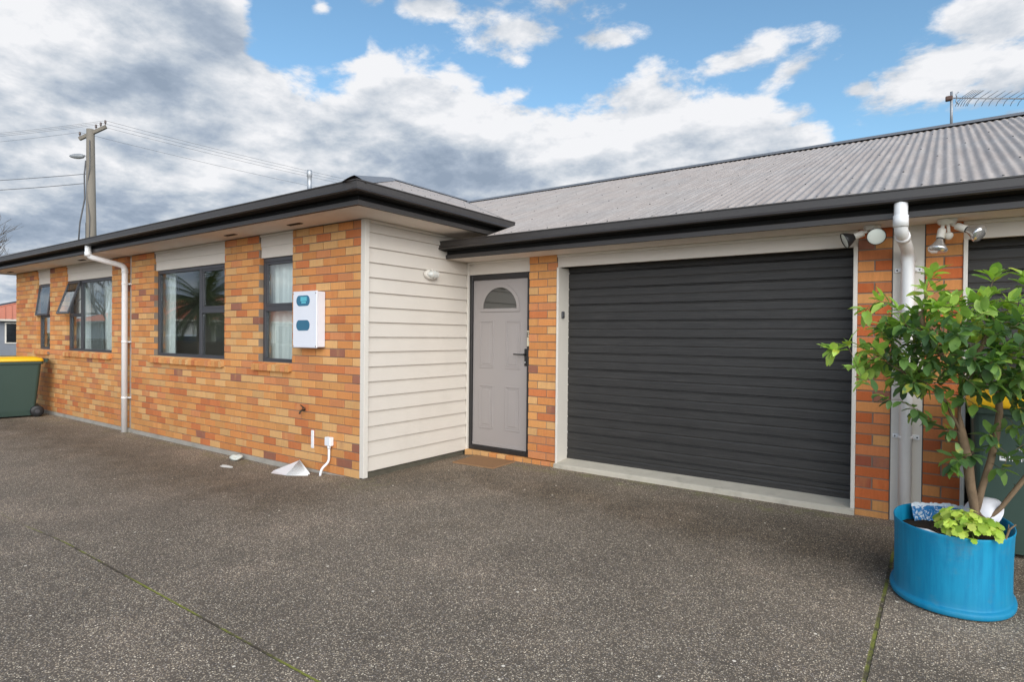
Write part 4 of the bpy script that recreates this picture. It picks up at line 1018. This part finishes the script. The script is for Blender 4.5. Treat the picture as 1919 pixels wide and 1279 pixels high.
def inside_crown(p):
    a = (p.x-4.94)/.66; b_ = (p.y-.36)/.46; c0 = (p.z-1.35)/.34
    return a*a+b_*b_+c0*c0
tries = 0
while len(targets) < 280 and tries < 20000:
    tries += 1
    p = Vector((4.94+rt.uniform(-.66, .66), .36+rt.uniform(-.46, .46), 1.35+rt.uniform(-.36, .34)))
    q = inside_crown(p)
    if q > 1 or q < .08 : continue
    if p.z < 1.12 + rt.random()*.1 and (p.x < 4.72 or rt.random() < .65): continue
    if min([(p-t2).length for t2 in targets] or [1]) < .040: continue
    targets.append(p)
# shoots that stand out of the crown in the photograph
shoots = [(4.20, -.09, 1.37), (4.27, -.05, 1.42), (4.30, -.03, 1.30), (4.34, .0, 1.60), (4.33, .03, 1.22), (4.40, .05, 1.68), (4.48, .10, 1.63), (4.44, .08, 1.10), (4.66, .25, 1.83), (4.63, .22, 1.74), (4.70, .28, 1.73), (4.76, .3, 1.66),
          (4.935, .44, 1.81), (4.93, .44, 1.70), (5.09, .55, 1.80), (5.13, .52, 1.70), (5.02, .48, 1.64), (5.22, .5, 1.66), (4.56, .16, 1.06), (4.60, .2, 1.0), (4.66, .28, .98), (4.74, .25, .93),
          (4.80, .20, .78), (4.78, .24, .70), (4.86, .34, .80), (4.95, .36, .86), (5.02, .4, .80), (5.08, .4, .86), (5.16, .4, .80), (5.05, .42, .95), (5.14, .44, 1.02), (4.92, .30, .93), (5.20, .38, .92), (4.99, .36, .72), (4.76, .27, .76)]
targets += [Vector(s_) for s_ in shoots]
targets.sort(key=lambda p: min((p-nd[0]).length for nd in nodes))
tips = []
for p in targets:
    best = min(range(2, len(nodes)), key=lambda i: (nodes[i][0]-p).length + (0 if nodes[i][0].z < p.z+.1 else .06) + (.10 if i < nstem and nodes[i][0].z < .55 else 0))
    q = nodes[best][0]; ds = (p-q).length; ns = max(1, int(ds/.055)); par = best
    for k in range(1, ns+1):
        f_ = k/ns; pos = q.lerp(p, f_) + Vector((rt.uniform(-1, 1), rt.uniform(-1, 1), rt.uniform(-1, 1)+.8*math.sin(f_*PI)))*.012
        nodes.append((pos, par)); par = len(nodes)-1
    tips.append(par)
kids = [0]*len(nodes)
wt = [0.]*len(nodes)
for i in range(len(nodes)-1, -1, -1):
    wt[i] = max(wt[i], 1.0)
    if nodes[i][1] >= 0: wt[nodes[i][1]] += wt[i]; kids[nodes[i][1]] += 1
def rad(i):
    r = max(.0015, min(.020, .0009*wt[i]**.46))
    if i < nstem: r = max(r, (.024 if i < 5 else .008 if i < 11 else .018 if i < 16 else .0125))
    return r
mb = MB()
# chains: follow the heaviest child so that limbs are continuous
ch = [[] for _ in nodes]
for i, nd in enumerate(nodes):
    if nd[1] >= 0: ch[nd[1]].append(i)
starts = [(0, None)]
while starts:
    i, pr_ = starts.pop(); pts = []; rr_ = []
    if pr_ is not None: pts.append(nodes[pr_][0]); rr_.append(min(rad(pr_), rad(i)*1.3))
    while True:
        pts.append(nodes[i][0]); rr_.append(rad(i))
        if not ch[i]: break
        ks = sorted(ch[i], key=lambda k: -wt[k])
        for k in ks[1:]: starts.append((k, i))
        i = ks[0]
    if len(pts) > 1: mb.tube(pts, [r*rt.uniform(.93, 1.08) for r in rr_], 8 if rr_[0] > .006 else 5)
for _ in range(16):   # thorns and snags on the stems
    i = rt.randrange(3, nstem); p = nodes[i][0]; d_ = Vector((rt.uniform(-1, 1), rt.uniform(-1, 1), rt.uniform(-.1, .7))).normalized()
    mb.tube([p, p+d_*rt.uniform(.02, .045)], [.004, .001], 5)
mb.build('trunk', BARK, tree, loc=TL)
mb = MB(); mb.smooth = True; cc = Vector((4.94, .36, 1.30))
def twig_leaves(i, n_, young):
    p = nodes[i][0]; par = nodes[i][1]; d_ = (p-nodes[par][0]).normalized() if par >= 0 else Vector((0, 0, 1))
    a0_ = rt.random()*6.28
    for k in range(n_):
        a = a0_+k*2.4; ax = d_.orthogonal().normalized(); ax = Matrix.Rotation(a, 3, d_) @ ax
        out = (p-cc).normalized(); dirn = (ax*1.0 + d_*rt.uniform(.2, .9) + out*.35 + Vector((0, 0, rt.uniform(-.35, .35)))).normalized()
        L = rt.uniform(.058, .100)*(1.08 if young else 1); W = L*rt.uniform(.44, .58)
        up = (Vector((0, 0, 1)) + Vector((rt.uniform(-.5, .5), rt.uniform(-.5, .5), 0))*.8)
        tone = rt.uniform(.62, 1.0) if young else (rt.random()**1.3)*.62
        leaf_(mb, p-d_*rt.uniform(0, .04)+dirn*.006, dirn, up, L, W, (max(.001, tone), rt.random(), rt.random()), rt.uniform(.02, .35), rt.uniform(.1, .4))
for i in tips: 
    yg = nodes[i][0].z > 1.56 or rt.random() < .16 or nodes[i][0].x < 4.42
    twig_leaves(i, rt.randint(5, 8), yg)
for i in range(nstem, len(nodes)):
    if i not in tips and rt.random() < .62: twig_leaves(i, rt.randint(1, 3), False)
for s_ in ((4.935, .44, 1.81), (4.66, .25, 1.83), (4.20, -.09, 1.37), (5.09, .55, 1.80), (4.93, .44, 1.70)):
    p = Vector(s_)
    for k in range(5):
        a = k*2.4; dirn = Vector((math.cos(a), math.sin(a)*.7, .75)).normalized()
        leaf_(mb, p, dirn, Vector((0, 0, 1)), rt.uniform(.08, .10), .045, (rt.uniform(.75, 1), rt.random(), .1), .2, .25)
mb.build('crown', LEAFM, tree, loc=TL)
for q in ((4.56, .14, 1.27),): mb = MB(); mb.lathe([(0, .036), (.006, .034), (.018, .028), (.026, .012), (.027, 0), (.024, -.014), (.014, -.026), (.005, -.030), (0, -.034)], q, 14); mb.build('fruit', simple('green_lemon', (.14, .22, .04), .4, .1, 40), tree, loc=TL)

# lime green leafy plant hanging over the rim
hp = tag(empty('leafy_plant', (4.86, .02, .40)), 'lime green lobed leafy plant spilling over the front rim of the blue planter', 'plant'); HL = (4.86, .02, .40)
LIME = leaf_material('lime_leaf', [(0, (.22, .36, .04)), (.5, (.38, .52, .06)), (1., (.60, .66, .14))], .5, .25)
mb = MB(); mb.smooth = True; mbs = MB()
def lobed(mb, p, d_, up, S, tone):
    d_ = d_.normalized(); sd = d_.cross(up).normalized(); nn_ = sd.cross(d_); mb.tn = tone; base = len(mb.v)
    out_ = []
    n = 25
    for k in range(n):
        a = -2.5+5.0*k/(n-1); lobe = .40+.64*abs(math.cos(a*1.2566))**1.4 + (.06 if k % 2 else -.06); fall = 1.0 - .18*abs(a)/2.5
        r = S*lobe*fall; out_.append(p + (d_*math.cos(a)+sd*math.sin(a))*r - nn_*(.28*r*r/S) + d_*S*.3)
    c0 = p + d_*S*.12; mb.v.append(tuple(c0))
    mid = [c0.lerp(q, .5)+nn_*S*.05 for q in out_]
    for q in mid: mb.v.append(tuple(q))
    for q in out_: mb.v.append(tuple(q))
    for k in range(n-1): mb.face((base, base+1+k, base+2+k)); mb.face((base+1+k, base+1+n+k, base+2+n+k, base+2+k))
rp = random.Random(5)
root = Vector((4.84, .08, .36))
for k in range(95):
    a = rp.uniform(0, 2*PI); rr_ = rp.random()**.6
    p = Vector((4.825+.13*rr_*math.cos(a), .02+.14*rr_*math.sin(a), .0)); edge = p.y < -.06
    p.z = .515-.06*rr_*rr_+rp.uniform(-.02, .03) - (max(0, -.08-p.y)*.9)
    out = Vector((p.x-4.825, p.y-.05, 0)); out = out.normalized() if out.length > .01 else Vector((0, -1, 0))
    dirn = (out + Vector((rp.uniform(-.4, .4), -.25+rp.uniform(-.4, .3), rp.uniform(-.55, .05)-.35*rr_))).normalized()
    up = (Vector((0, -.45, 1))+out*.3+Vector((rp.uniform(-.3, .3), rp.uniform(-.3, .3), 0))).normalized()
    lobed(mb, p, dirn, up, rp.uniform(.028, .044), (rp.uniform(.05, 1), rp.random(), rp.random()*.88+.05 if rp.random() < .8 else .95))
    if k % 2 == 0: mbs.tube([root+Vector((rp.uniform(-.04, .04), rp.uniform(-.04, .04), 0)), root.lerp(p, .5)+Vector((0, 0, .04)), p], .0018, 5)
mb.build('leaves', LIME, hp, loc=HL); mbs.build('stems', simple('green_stem', (.16, .2, .05), .6), hp, loc=HL)

# odds and ends in the tub
m, t, b, o = material('printed_plastic_bag'); BAGM = m
P = t.new('ShaderNodeNewGeometry').outputs['Position']; v_ = t.noise(P, 22, 6, .7, 1.5); 
zz_ = t.sep(P)[2]
c = t.mix(t.m('MAXIMUM', t.m('GREATER_THAN', zz_, .418), t.mr(v_, .52, .56)), c4(srgb(40, 120, 180)), c4(srgb(214, 224, 232)))
t.put(b.inputs['Base Color'], c); b.inputs['Roughness'].default_value = .2; bump(t, b, t.noise(P, 38, 6, .75, 1.0), .02, .9)
mb = MB(); mb.smooth = True; nx, nz = 30, 10
for j in range(nz+1):
    for i in range(nx+1):
        u = i/nx; th = R_(142-72*u); q = j/nz; rr_ = .885-.05*q-.05*random.random()*(q)
        rr_ = .90-.10*(1-q)-.03*random.random()
        mb.v.append((PC.x+RXp*rr_*math.cos(th), PC.y+RYp*rr_*math.sin(th), PC.z+.335+.10*q+random.uniform(-.006, .006)))
for j in range(nz):
    for i in range(nx): a = j*(nx+1)+i; mb.face((a, a+1, a+nx+2, a+nx+1))
n1_ = len(mb.v)
tag(mb.build('plastic_bag', BAGM, loc=(4.70, .50, .37)), 'crumpled blue and white plastic bag inside the back rim of the blue planter', 'bag')
# white bowl tipped behind the stem
mb = MB(); Mb = Matrix.Rotation(R_(-48), 3, 'Y') @ Matrix.Rotation(R_(28), 3, 'X')
mb.lathe([(0, .085), (.04, .082), (.075, .062), (.098, .03), (.108, .0), (.114, -.002), (.113, -.006), (.104, -.004), (.094, .026), (.072, .055), (.038, .074), (0, .077)], (4.915, .47, .43), 36, M=Mb)
tag(mb.build('bowl', simple('white_bowl_plastic', (.70, .69, .72), .35, .05, 6), loc=(4.915, .47, .43)), 'white plastic bowl tipped on its side behind the lemon tree stem', 'bowl')
mb = MB(); mb.tube([(4.60, .02, .395), (4.655, -.015, .40), (4.74, -.045, .385)], [.013, .016, .012], 10)
tag(mb.build('white_tube', WHITEP, loc=(4.67, -.02, .39)), 'short white plastic tube lying inside the front rim of the blue planter', 'tube')
mb = MB()
for k in range(10):
    x_ = 4.70+rp.uniform(-.05, .08); y_ = .02+rp.uniform(-.05, .05); mb.tube([(x_, y_, .375), (x_+rp.uniform(-.06, .06), y_+rp.uniform(-.03, .03), .40+rp.random()*.015)], .0035, 5)
tag(mb.build('dead_twigs', simple('dry_twig', (.10, .05, .025), .8, .4, 20), loc=(4.72, .02, .38)), 'small heap of dry brown twigs on the soil of the blue planter', 'twigs')
mb = MB(); mb.tube([(4.965, .02, .37), (4.985, .03, .42), (5.00, .035, .47), (5.025, .03, .50)], [.006, .006, .005, .003], 7); mb.tube([(4.992, .033, .44), (4.998, .05, .49)], [.004, .002], 6)
tag(mb.build('dead_stick', BARK, loc=(4.985, .03, .42)), 'grey forked dead stick poking up at the right end of the planter', 'stick')

# litter by the wall
m, t, b, o = material('perforated_white_plastic'); PERF = m
b.inputs['Base Color'].default_value = (.78, .78, .76, 1); b.inputs['Roughness'].default_value = .4
gr = tag(empty('vent_cover', (-.87, -.20, -.03)), 'broken white plastic vent cover with a perforated side lying at the wall foot', 'vent cover'); GL = (-.87, -.20, -.03)
def onz(x_, y_, z_): return Vector((x_, y_, gz(x_, y_)+z_))
A, B, Cc, D_ = onz(-1.18, -.19, .006), onz(-.83, -.27, .004), onz(-.93, -.04, .115), onz(-.60, -.17, .004)
E_ = onz(-1.10, -.27, .003)
mb = MB(); mb.poly([A, E_, B, Cc]); sh = mb.build('shell', WHITEP, gr, loc=GL); md = sh.modifiers.new('thickness', 'SOLIDIFY'); md.thickness = .004
mb = MB()   # perforated side as a real grid of bars
nu, nv = 16, 11
for i in range(nu+1):
    f_ = i/nu; p0 = B.lerp(D_, f_); p1 = Cc.lerp(D_, f_) if False else Cc.lerp(D_+Vector((.0, .02, .01)), f_*.92)
    mb.tube([p0+Vector((0, 0, .002)), p1], .0032, 4)
for j in range(nv+1):
    f_ = j/nv; p0 = B.lerp(Cc, f_); p1 = (D_).lerp(Cc.lerp(D_+Vector((0, .02, .01)), .92), f_)
    mb.tube([p0+Vector((0, 0, .002)), p1+Vector((0, 0, .002))], .0032, 4)
mb.tube([Cc, D_+Vector((0, .02, .01))], .007, 6); mb.tube([B, D_], .006, 6); mb.build('grille', PERF, gr, loc=GL)
import bmesh
def blob(name, loc, sc, mat_, seed, amp):
    bm = bmesh.new(); bmesh.ops.create_icosphere(bm, subdivisions=3, radius=1.0); rr_ = random.Random(seed)
    fr_ = [(Vector((rr_.uniform(-1, 1), rr_.uniform(-1, 1), rr_.uniform(-1, 1)))*3.5, rr_.random()*6) for _ in range(8)]
    for v in bm.verts:
        k = 1+amp*sum(math.sin(v.co.dot(f0)+f1) for f0, f1 in fr_)/3; v.co = Vector((v.co.x*sc[0]*k, v.co.y*sc[1]*k, v.co.z*sc[2]*k))
    me = bpy.data.meshes.new(name); bm.to_mesh(me); bm.free(); me.materials.append(mat_); ob = bpy.data.objects.new(name, me); COL.objects.link(ob); ob.location = loc; return ob
tag(blob('crumpled_plastic', (-2.06, -.13, gz(-2.06, -.13)+.028), (.075, .045, .035), simple('grubby_white_plastic', (.55, .57, .52), .5, .15, 30), 3, .45), 'crumpled lump of whitish plastic on the ground against the footing', 'litter')
tag(blob('paper_scrap', (-1.80, -.38, gz(-1.8, -.38)+.004), (.10, .04, .004), simple('white_paper', (.66, .66, .62), .8), 5, .25), 'flat white scrap of paper lying on the driveway in front of the wall', 'litter')

# ------------------------------------------------------------------ background
WOODP = simple('weathered_pole_timber', srgb(142, 134, 122, .75), .9, .2, 3, .2, bmp=.01, bscale=12, stretch=(1, 1, .15), dirt=.4, dirtcol=(.10, .085, .07))
WIRE = simple('dark_wire', (.10, .10, .105), .6)
pole = tag(empty('utility_pole', (-24.2, 6.12, -.12)), 'weathered timber power pole with a crossarm rising behind the roof', 'pole'); PL = (-24.2, 6.12, -.12)
mb = MB(); mb.tube([(-24.16, 6.13, -.12), (-24.18, 6.12, 5), (-24.25, 6.10, 9.9)], [.22, .19, .145], 14); mb.build('pole_shaft', WOODP, pole, loc=PL)
A0, A1 = Vector((-24.66, 5.90, 9.25)), Vector((-23.70, 6.50, 10.10))
A0, A1 = Vector((-24.63, 5.83, 9.50)), Vector((-23.72, 6.48, 10.02))
arm_d = (A1-A0); mb = MB()
def beam(mb, a, b_, w_, h_):
    a, b_ = Vector(a), Vector(b_); d_ = (b_-a); L = d_.length; q = d_.to_track_quat('X', 'Z').to_matrix().to_4x4(); q.translation = a
    mb.bbox(0, L, -w_/2, w_/2, -h_/2, h_/2, .008, M=q)
beam(mb, A0, A1, .10, .14); mb.build('crossarm', WOODP, pole, loc=PL)
INS = simple('insulator_ceramic', (.10, .07, .06), .3); tops = []
for f_ in (.02, .62, .80, .97):
    p = A0.lerp(A1, f_)+Vector((0, 0, .07)); mb = MB(); mb.lathe([(0, .22), (.03, .21), (.045, .17), (.03, .15), (.05, .12), (.035, .09), (.015, .08), (.015, 0)], p, 10); mb.build('insulator', INS, pole, loc=PL); tops.append(p+Vector((0, 0, .2)))
mb = MB(); mb.tube([(-24.38, 5.98, 8.6), (-24.45, 5.95, 8.0), (-24.42, 5.96, 7.0), (-24.6, 5.85, 6.0), (-24.7, 5.8, 4.6)], .03, 7); mb.tube([(-24.1, 6.02, 9.4), (-24.02, 6.0, 8.3), (-24.2, 5.95, 7.4), (-24.02, 6.0, 6.2), (-24.05, 6.0, 4.5)], .02, 6)
mb.tube([(-24.3, 6.0, 6), (-24.3, 6.0, 4)], .06, 8); mb.build('cable', WIRE, pole, loc=PL)
sl = tag(empty('street_lamp', (-24.4, 6.0, 8.75)), 'small grey cobra-head street lamp on the side of the power pole', 'street lamp'); SL = (-24.4, 6.0, 8.75)
GREYL = simple('lamp_grey', (.25, .26, .27), .5); dl = Vector((-24.96, 5.59, 8.75))-Vector((-24.4, 6.0, 8.75)); dl.normalize()
mb = MB(); p = Vector((-24.35, 6.03, 8.5)); mb.tube([p, Vector((-24.38, 6.0, 8.78)), Vector((-24.46, 5.95, 8.82))], .025, 8); mb.build('bracket', GREYL, sl, loc=SL)
mb = MB(); q0 = Vector((-24.46, 5.95, 8.78)); mb.tube([q0+dl*f_ for f_ in (0, .06, .2, .4, .55, .62)], [.04, .085, .11, .10, .06, .015], 12); mb.build('lamp_head', GREYL, sl, loc=SL)
mb = MB(); mb.tube([q0+dl*f_+Vector((0, 0, -.04)) for f_ in (.12, .2, .35, .45)], [.02, .075, .07, .02], 10); mb.build('lens', FROST, sl, loc=SL)
def catenary(a, b_, sag, n=24):
    a, b_ = Vector(a), Vector(b_); return [a.lerp(b_, i/n)-Vector((0, 0, sag*4*(i/n)*(1-i/n))) for i in range(n+1)]
for k, p in enumerate(tops):   # spans towards the next pole, passing behind the roof, and away to the left
    e = p+Vector((15, 34, -1.2)); mb = MB(); mb.tube(catenary(p, e, .9), .0060, 5)
    tag(mb.build('power_line', WIRE), 'thin black power line sloping right from the pole down behind the roof', 'power line', 'power lines running right from the pole')
    e = p+Vector((-22, -9.5, .8)); mb = MB(); mb.tube(catenary(p, e, .5), .0055, 5)
    tag(mb.build('power_line', WIRE), 'thin black power line running left from the crossarm of the pole', 'power line', 'power lines running left from the pole')
mb = MB(); mb.tube(catenary((-24.4, 6.0, 8.05), (-48, -3, 9.2), .35), .013, 5); tag(mb.build('service_cable', WIRE), 'upper of two single cables leaving the pole to the left below the lamp', 'cable')
mb = MB(); mb.tube(catenary((-24.42, 5.96, 7.65), (-30, -.8, 6.6), .15), .014, 5); tag(mb.build('service_cable', WIRE), 'lower single cable leaving the pole to the left, about halfway up', 'cable')

# bare trees
BARKG = simple('grey_bark', srgb(120, 112, 104, .7), .95, .2, 6, .1)
def bare_tree(loc, H, seed, label, spread=.5):
    rr_ = random.Random(seed); t_ = tag(empty('bare_tree', loc), label, 'tree', None); mb = MB(); mt = MB(); loc = Vector(loc)
    def grow(p, d_, L, r, lv):
        pts = [p]; q = p; dd = d_.copy(); n = 4
        for k in range(n):
            dd = (dd+Vector((rr_.uniform(-1, 1), rr_.uniform(-1, 1), rr_.uniform(-.6, 1)))*.16).normalized(); q = q+dd*(L/n); pts.append(q)
        (mt if lv > 2 else mb).tube(pts, [r*(1-.45*k/n) for k in range(n+1)], 7 if lv < 2 else 4)
        if lv >= 6: return
        for k in range(3 if lv < 5 else 2):
            f_ = rr_.choice((2, 3, 4)); s0 = pts[f_]
            nd = (dd+Vector((rr_.uniform(-1, 1), rr_.uniform(-1, 1), rr_.uniform(-.2, .8)))*spread*1.7).normalized(); grow(s0, nd, L*rr_.uniform(.6, .82), r*.58, lv+1)
    grow(loc, Vector((0, 0, 1)), H*.28, H*.024, 0)
    mb.build('trunk', BARKG, t_, loc=tuple(loc)); mt.build('twigs', BARKG, t_, loc=tuple(loc)); return t_
bare_tree((-35.0, 4.5, -.12), 9.5, 4, 'leafless grey tree whose outer twigs show at the left edge, beyond the far eave')
bare_tree((-27.0, -7.6, -.12), 8.0, 9, 'leafless grey tree across the driveway, reflected in the window with the open sash')

# neighbouring houses
TERRA = simple('terracotta_roof_paint', srgb(222, 140, 112, .8), .8, .12, 4, .2)
NGREY = simple('blue_grey_cladding', srgb(134, 138, 146, .8), .8, .06, 3); NPALE = simple('pale_cladding', (.6, .6, .58), .8, .05, 3); DROOF = simple('dark_grey_roof', (.10, .10, .11), .8, .1, 3)
NWIN = simple('dark_window_glass', (.012, .014, .016), .1, .05, 3)
def neighbour(loc, rz, W, D, eave, pitch, rm, wm, label, wins, ribs=True, ov=.45):
    t_ = tag(empty('neighbour_house', loc, rz), label, 'house')
    def fin(mb, name, mats, par=None): o_ = mb.build(name, mats); o_.parent = par or t_; return o_
    mb = MB(); mb.box(-W/2, W/2, -D/2, D/2, 0, eave); fin(mb, 'wall', wm)
    mb = MB(); a, c0 = W/2+ov, D/2+ov; ri = a-c0; zt = eave+c0*math.tan(R_(pitch)); e = eave-.02
    V = [(-a, -c0, e), (a, -c0, e), (a, c0, e), (-a, c0, e), (-ri, 0, zt), (ri, 0, zt)]; n = len(mb.v); mb.v += V
    for q in ((0, 1, 5, 4), (1, 2, 5), (2, 3, 4, 5), (3, 0, 4), (3, 2, 1, 0)): mb.face(tuple(n+i for i in q))
    if ribs:
        k = -a
        while k < a:
            for sg in (-1, 1):
                top_ = min(c0, a-abs(k)) ; p0 = Vector((k, sg*c0, e+.02)); p1 = Vector((k, sg*(c0-top_), e+.02+top_*math.tan(R_(pitch)))); mb.tube([p0, p1], .025, 4, False)
            k += .33
        k = -c0
        while k < c0:
            for sg in (-1, 1):
                top_ = c0-abs(k); p0 = Vector((sg*a, k, e+.02)); p1 = Vector((sg*(a-top_), k, e+.02+top_*math.tan(R_(pitch)))); mb.tube([p0, p1], .025, 4, False)
            k += .33
    for p0, p1 in (((-a, -c0, e), (-ri, 0, zt)), ((a, -c0, e), (ri, 0, zt)), ((-a, c0, e), (-ri, 0, zt)), ((a, c0, e), (ri, 0, zt)), ((-ri, 0, zt), (ri, 0, zt))): mb.tube([p0, p1], .07, 6)
    fin(mb, 'roof', rm)
    mb = MB(); mb.sweep([(-a, c0, e-.12), (-a, -c0, e-.12), (a, -c0, e-.12), (a, c0, e-.12), (-a, c0, e-.12)], [(-.04, 0), (.03, 0), (.05, .12), (-.04, .12)], False); fin(mb, 'gutter', TRIM)
    for (side, u, z0, w_, h_) in wins:
        mb = MB()
        if side == 's': mb.bbox(u-w_/2-.08, u+w_/2+.08, -D/2-.05, -D/2+.02, z0-.08, z0+h_+.08, .01); fr_ = fin(mb, 'window', TRIM); mb = MB(); mb.box(u-w_/2, u+w_/2, -D/2-.06, -D/2-.052, z0, z0+h_); fin(mb, 'pane', NWIN, fr_)
        else: mb.bbox(W/2-.02, W/2+.05, u-w_/2-.08, u+w_/2+.08, z0-.08, z0+h_+.08, .01); fr_ = fin(mb, 'window', TRIM); mb = MB(); mb.box(W/2+.052, W/2+.06, u-w_/2, u+w_/2, z0, z0+h_); fin(mb, 'pane', NWIN, fr_)
    return t_
neighbour((-48.2, 11.2, -.12), R_(-14), 10, 8, 2.35, 19, TERRA, NGREY, 'blue grey house with a terracotta roof just past the far end of the brick wall', [('e', -1.0, .85, 1.5, 1.2), ('e', 2.2, .85, 1.4, 1.2), ('s', 1, .85, 1.6, 1.2)])
neighbour((-64, 14, -.12), R_(-10), 14, 8, 2.9, 16, DROOF, NPALE, 'single storey house with a dark grey roof, farther off behind the terracotta roof', [('e', 0, 1.0, 1.5, 1.2)], False)
neighbour((-72.5, 26.5, -.12), R_(-10), 10, 11, 5.5, 10, DROOF, NPALE, 'two storey pale house with a dark eave, farthest off beyond the terracotta roof', [('e', -1.5, 3.6, 1.6, 1.3), ('e', 2.5, 3.6, 1.6, 1.3)], False, ov=1.0)
neighbour((-42, -19, -.12), R_(4), 20, 10, 2.4, 18, TERRA, NPALE, 'pale house with a terracotta roof across the driveway, reflected in the brick house windows', [('e', -2, .9, 1.6, 1.2), ('e', 2, .9, 1.6, 1.2)])
# timber fence across the driveway (seen in the window reflections)
FW = simple('weathered_fence_timber', srgb(140, 122, 100, .7), .9, .2, 4, .1, stretch=(1, 1, .2))
fe = tag(empty('timber_fence', (-15, -5.8, -.06)), 'low weathered timber paling fence across the driveway, reflected in the large window', 'fence'); FL = (-15, -5.8, -.06)
mb = MB(); x_ = -34.0
while x_ < 3: mb.box(x_, x_+.135, -5.8+random.uniform(-.004, .004), -5.78, -.05, 1.12+random.uniform(-.02, .02)); x_ += .15
mb.build('palings', FW, fe, loc=FL)
mb = MB(); mb.box(-34, 3, -5.74, -5.70, .25, .35); mb.box(-34, 3, -5.74, -5.70, .85, .95); mb.box(-34, 3, -5.84, -5.72, 1.14, 1.17); mb.build('rail', FW, fe, loc=FL)
x_ = -34
while x_ < 3: mb = MB(); mb.box(x_, x_+.1, -5.70, -5.60, -.1, 1.13); mb.build('post', FW, fe, loc=FL); x_ += 2.4
# palm
PALM = leaf_material('palm_leaf', [(0, (.04, .06, .02)), (.5, (.08, .12, .035)), (1, (.16, .17, .06))], .5, .2)
pm = tag(empty('palm_tree', (-17.4, -7.2, -.12)), 'shaggy low palm tree behind the timber fence, reflected in the large window', 'tree'); PML = (-17.4, -7.2, -.12)
mb = MB(); mb.tube([(-17.4, -7.2, -.12), (-17.4, -7.2, 1.2), (-17.38, -7.18, 2.4)], [.26, .24, .22], 12); mb.build('trunk', BARKG, pm, loc=PML)
mb = MB(); rq = random.Random(3)
for k in range(84):
    a = rq.random()*2*PI; e_ = rq.uniform(-.7, 1.35); L = rq.uniform(1.7, 2.5); p = Vector((-17.4, -7.2, 2.5)); d_ = Vector((math.cos(a)*math.cos(e_), math.sin(a)*math.cos(e_), math.sin(e_))); pts = [p]
    for j in range(9): d_ = (d_+Vector((0, 0, -.15))).normalized(); p = p+d_*L/9; pts.append(p)
    mb.tn = (rq.random(), rq.random(), .3); mb.tube(pts, [.02-.0018*j for j in range(10)], 4, False)
    for j in range(1, 10):
        dd = (pts[j]-pts[j-1]).normalized(); sd = dd.cross(Vector((0, 0, 1))).normalized()
        for h_ in (0, .33, .66):
            q = pts[j-1].lerp(pts[j], h_); ll = .42*(1-.5*j/10)
            for sg in (-1, 1):
                e0 = q+(sd*sg*.75+dd*.5+Vector((0, 0, -.45))).normalized()*ll; mb.tn = (max(.01, rq.random()), rq.random(), .3); mb.poly([q-dd*.018, q+dd*.018, e0])
mb.build('crown', PALM, pm, loc=PML)
# parked car behind the fence end
cr = tag(empty('parked_car', (-21.5, -8.6, -.1), R_(8)), 'white hatchback parked beyond the timber fence, faintly reflected in the large window', 'car')
def fin(mb, name, mats, par=None): o_ = mb.build(name, mats); o_.parent = par or cr; return o_
CARW = simple('white_car_paint', (.75, .76, .78), .25, .02, 3, coat=.5)
mb = MB(); st = [(-2.05, .55, .72, .80), (-1.9, .35, .92, .84), (-1.2, .22, .98, .86), (0, .20, 1.0, .87), (1.2, .22, .95, .86), (1.85, .32, .82, .82), (2.05, .45, .65, .76)]
loft(mb, [[(x_, -w_, z0), (x_, w_, z0), (x_, w_*1.02, (z0+z1)/2), (x_, w_*.93, z1), (x_, -w_*.93, z1), (x_, -w_*1.02, (z0+z1)/2)] for x_, z0, z1, w_ in st]); fin(mb, 'body', CARW)
mb = MB(); loft(mb, [[(-1.85, -.72, .92), (-1.85, .72, .92), (1.0, .74, .96), (1.0, -.74, .96)], [(-1.5, -.60, 1.38), (-1.5, .60, 1.38), (.15, .60, 1.42), (.15, -.60, 1.42)]], True, False); fin(mb, 'cabin_glass', NWIN)
mb = MB(); loft(mb, [[(-1.5, -.61, 1.37), (-1.5, .61, 1.37), (.17, .61, 1.41), (.17, -.61, 1.41)], [(-1.35, -.52, 1.44), (-1.35, .52, 1.44), (.05, .52, 1.47), (.05, -.52, 1.47)]]); fin(mb, 'car_roof', CARW)
for sx in (-1.3, 1.3):
    for sy in (-.80, .80):
        mb = MB(); mb.lathe([(0, -.10), (.24, -.10), (.31, -.08), (.31, .08), (.24, .10), (0, .10)], (sx, sy, .31), 20, M=Matrix.Rotation(R_(90), 3, 'X')); fin(mb, 'wheel', BLACK)
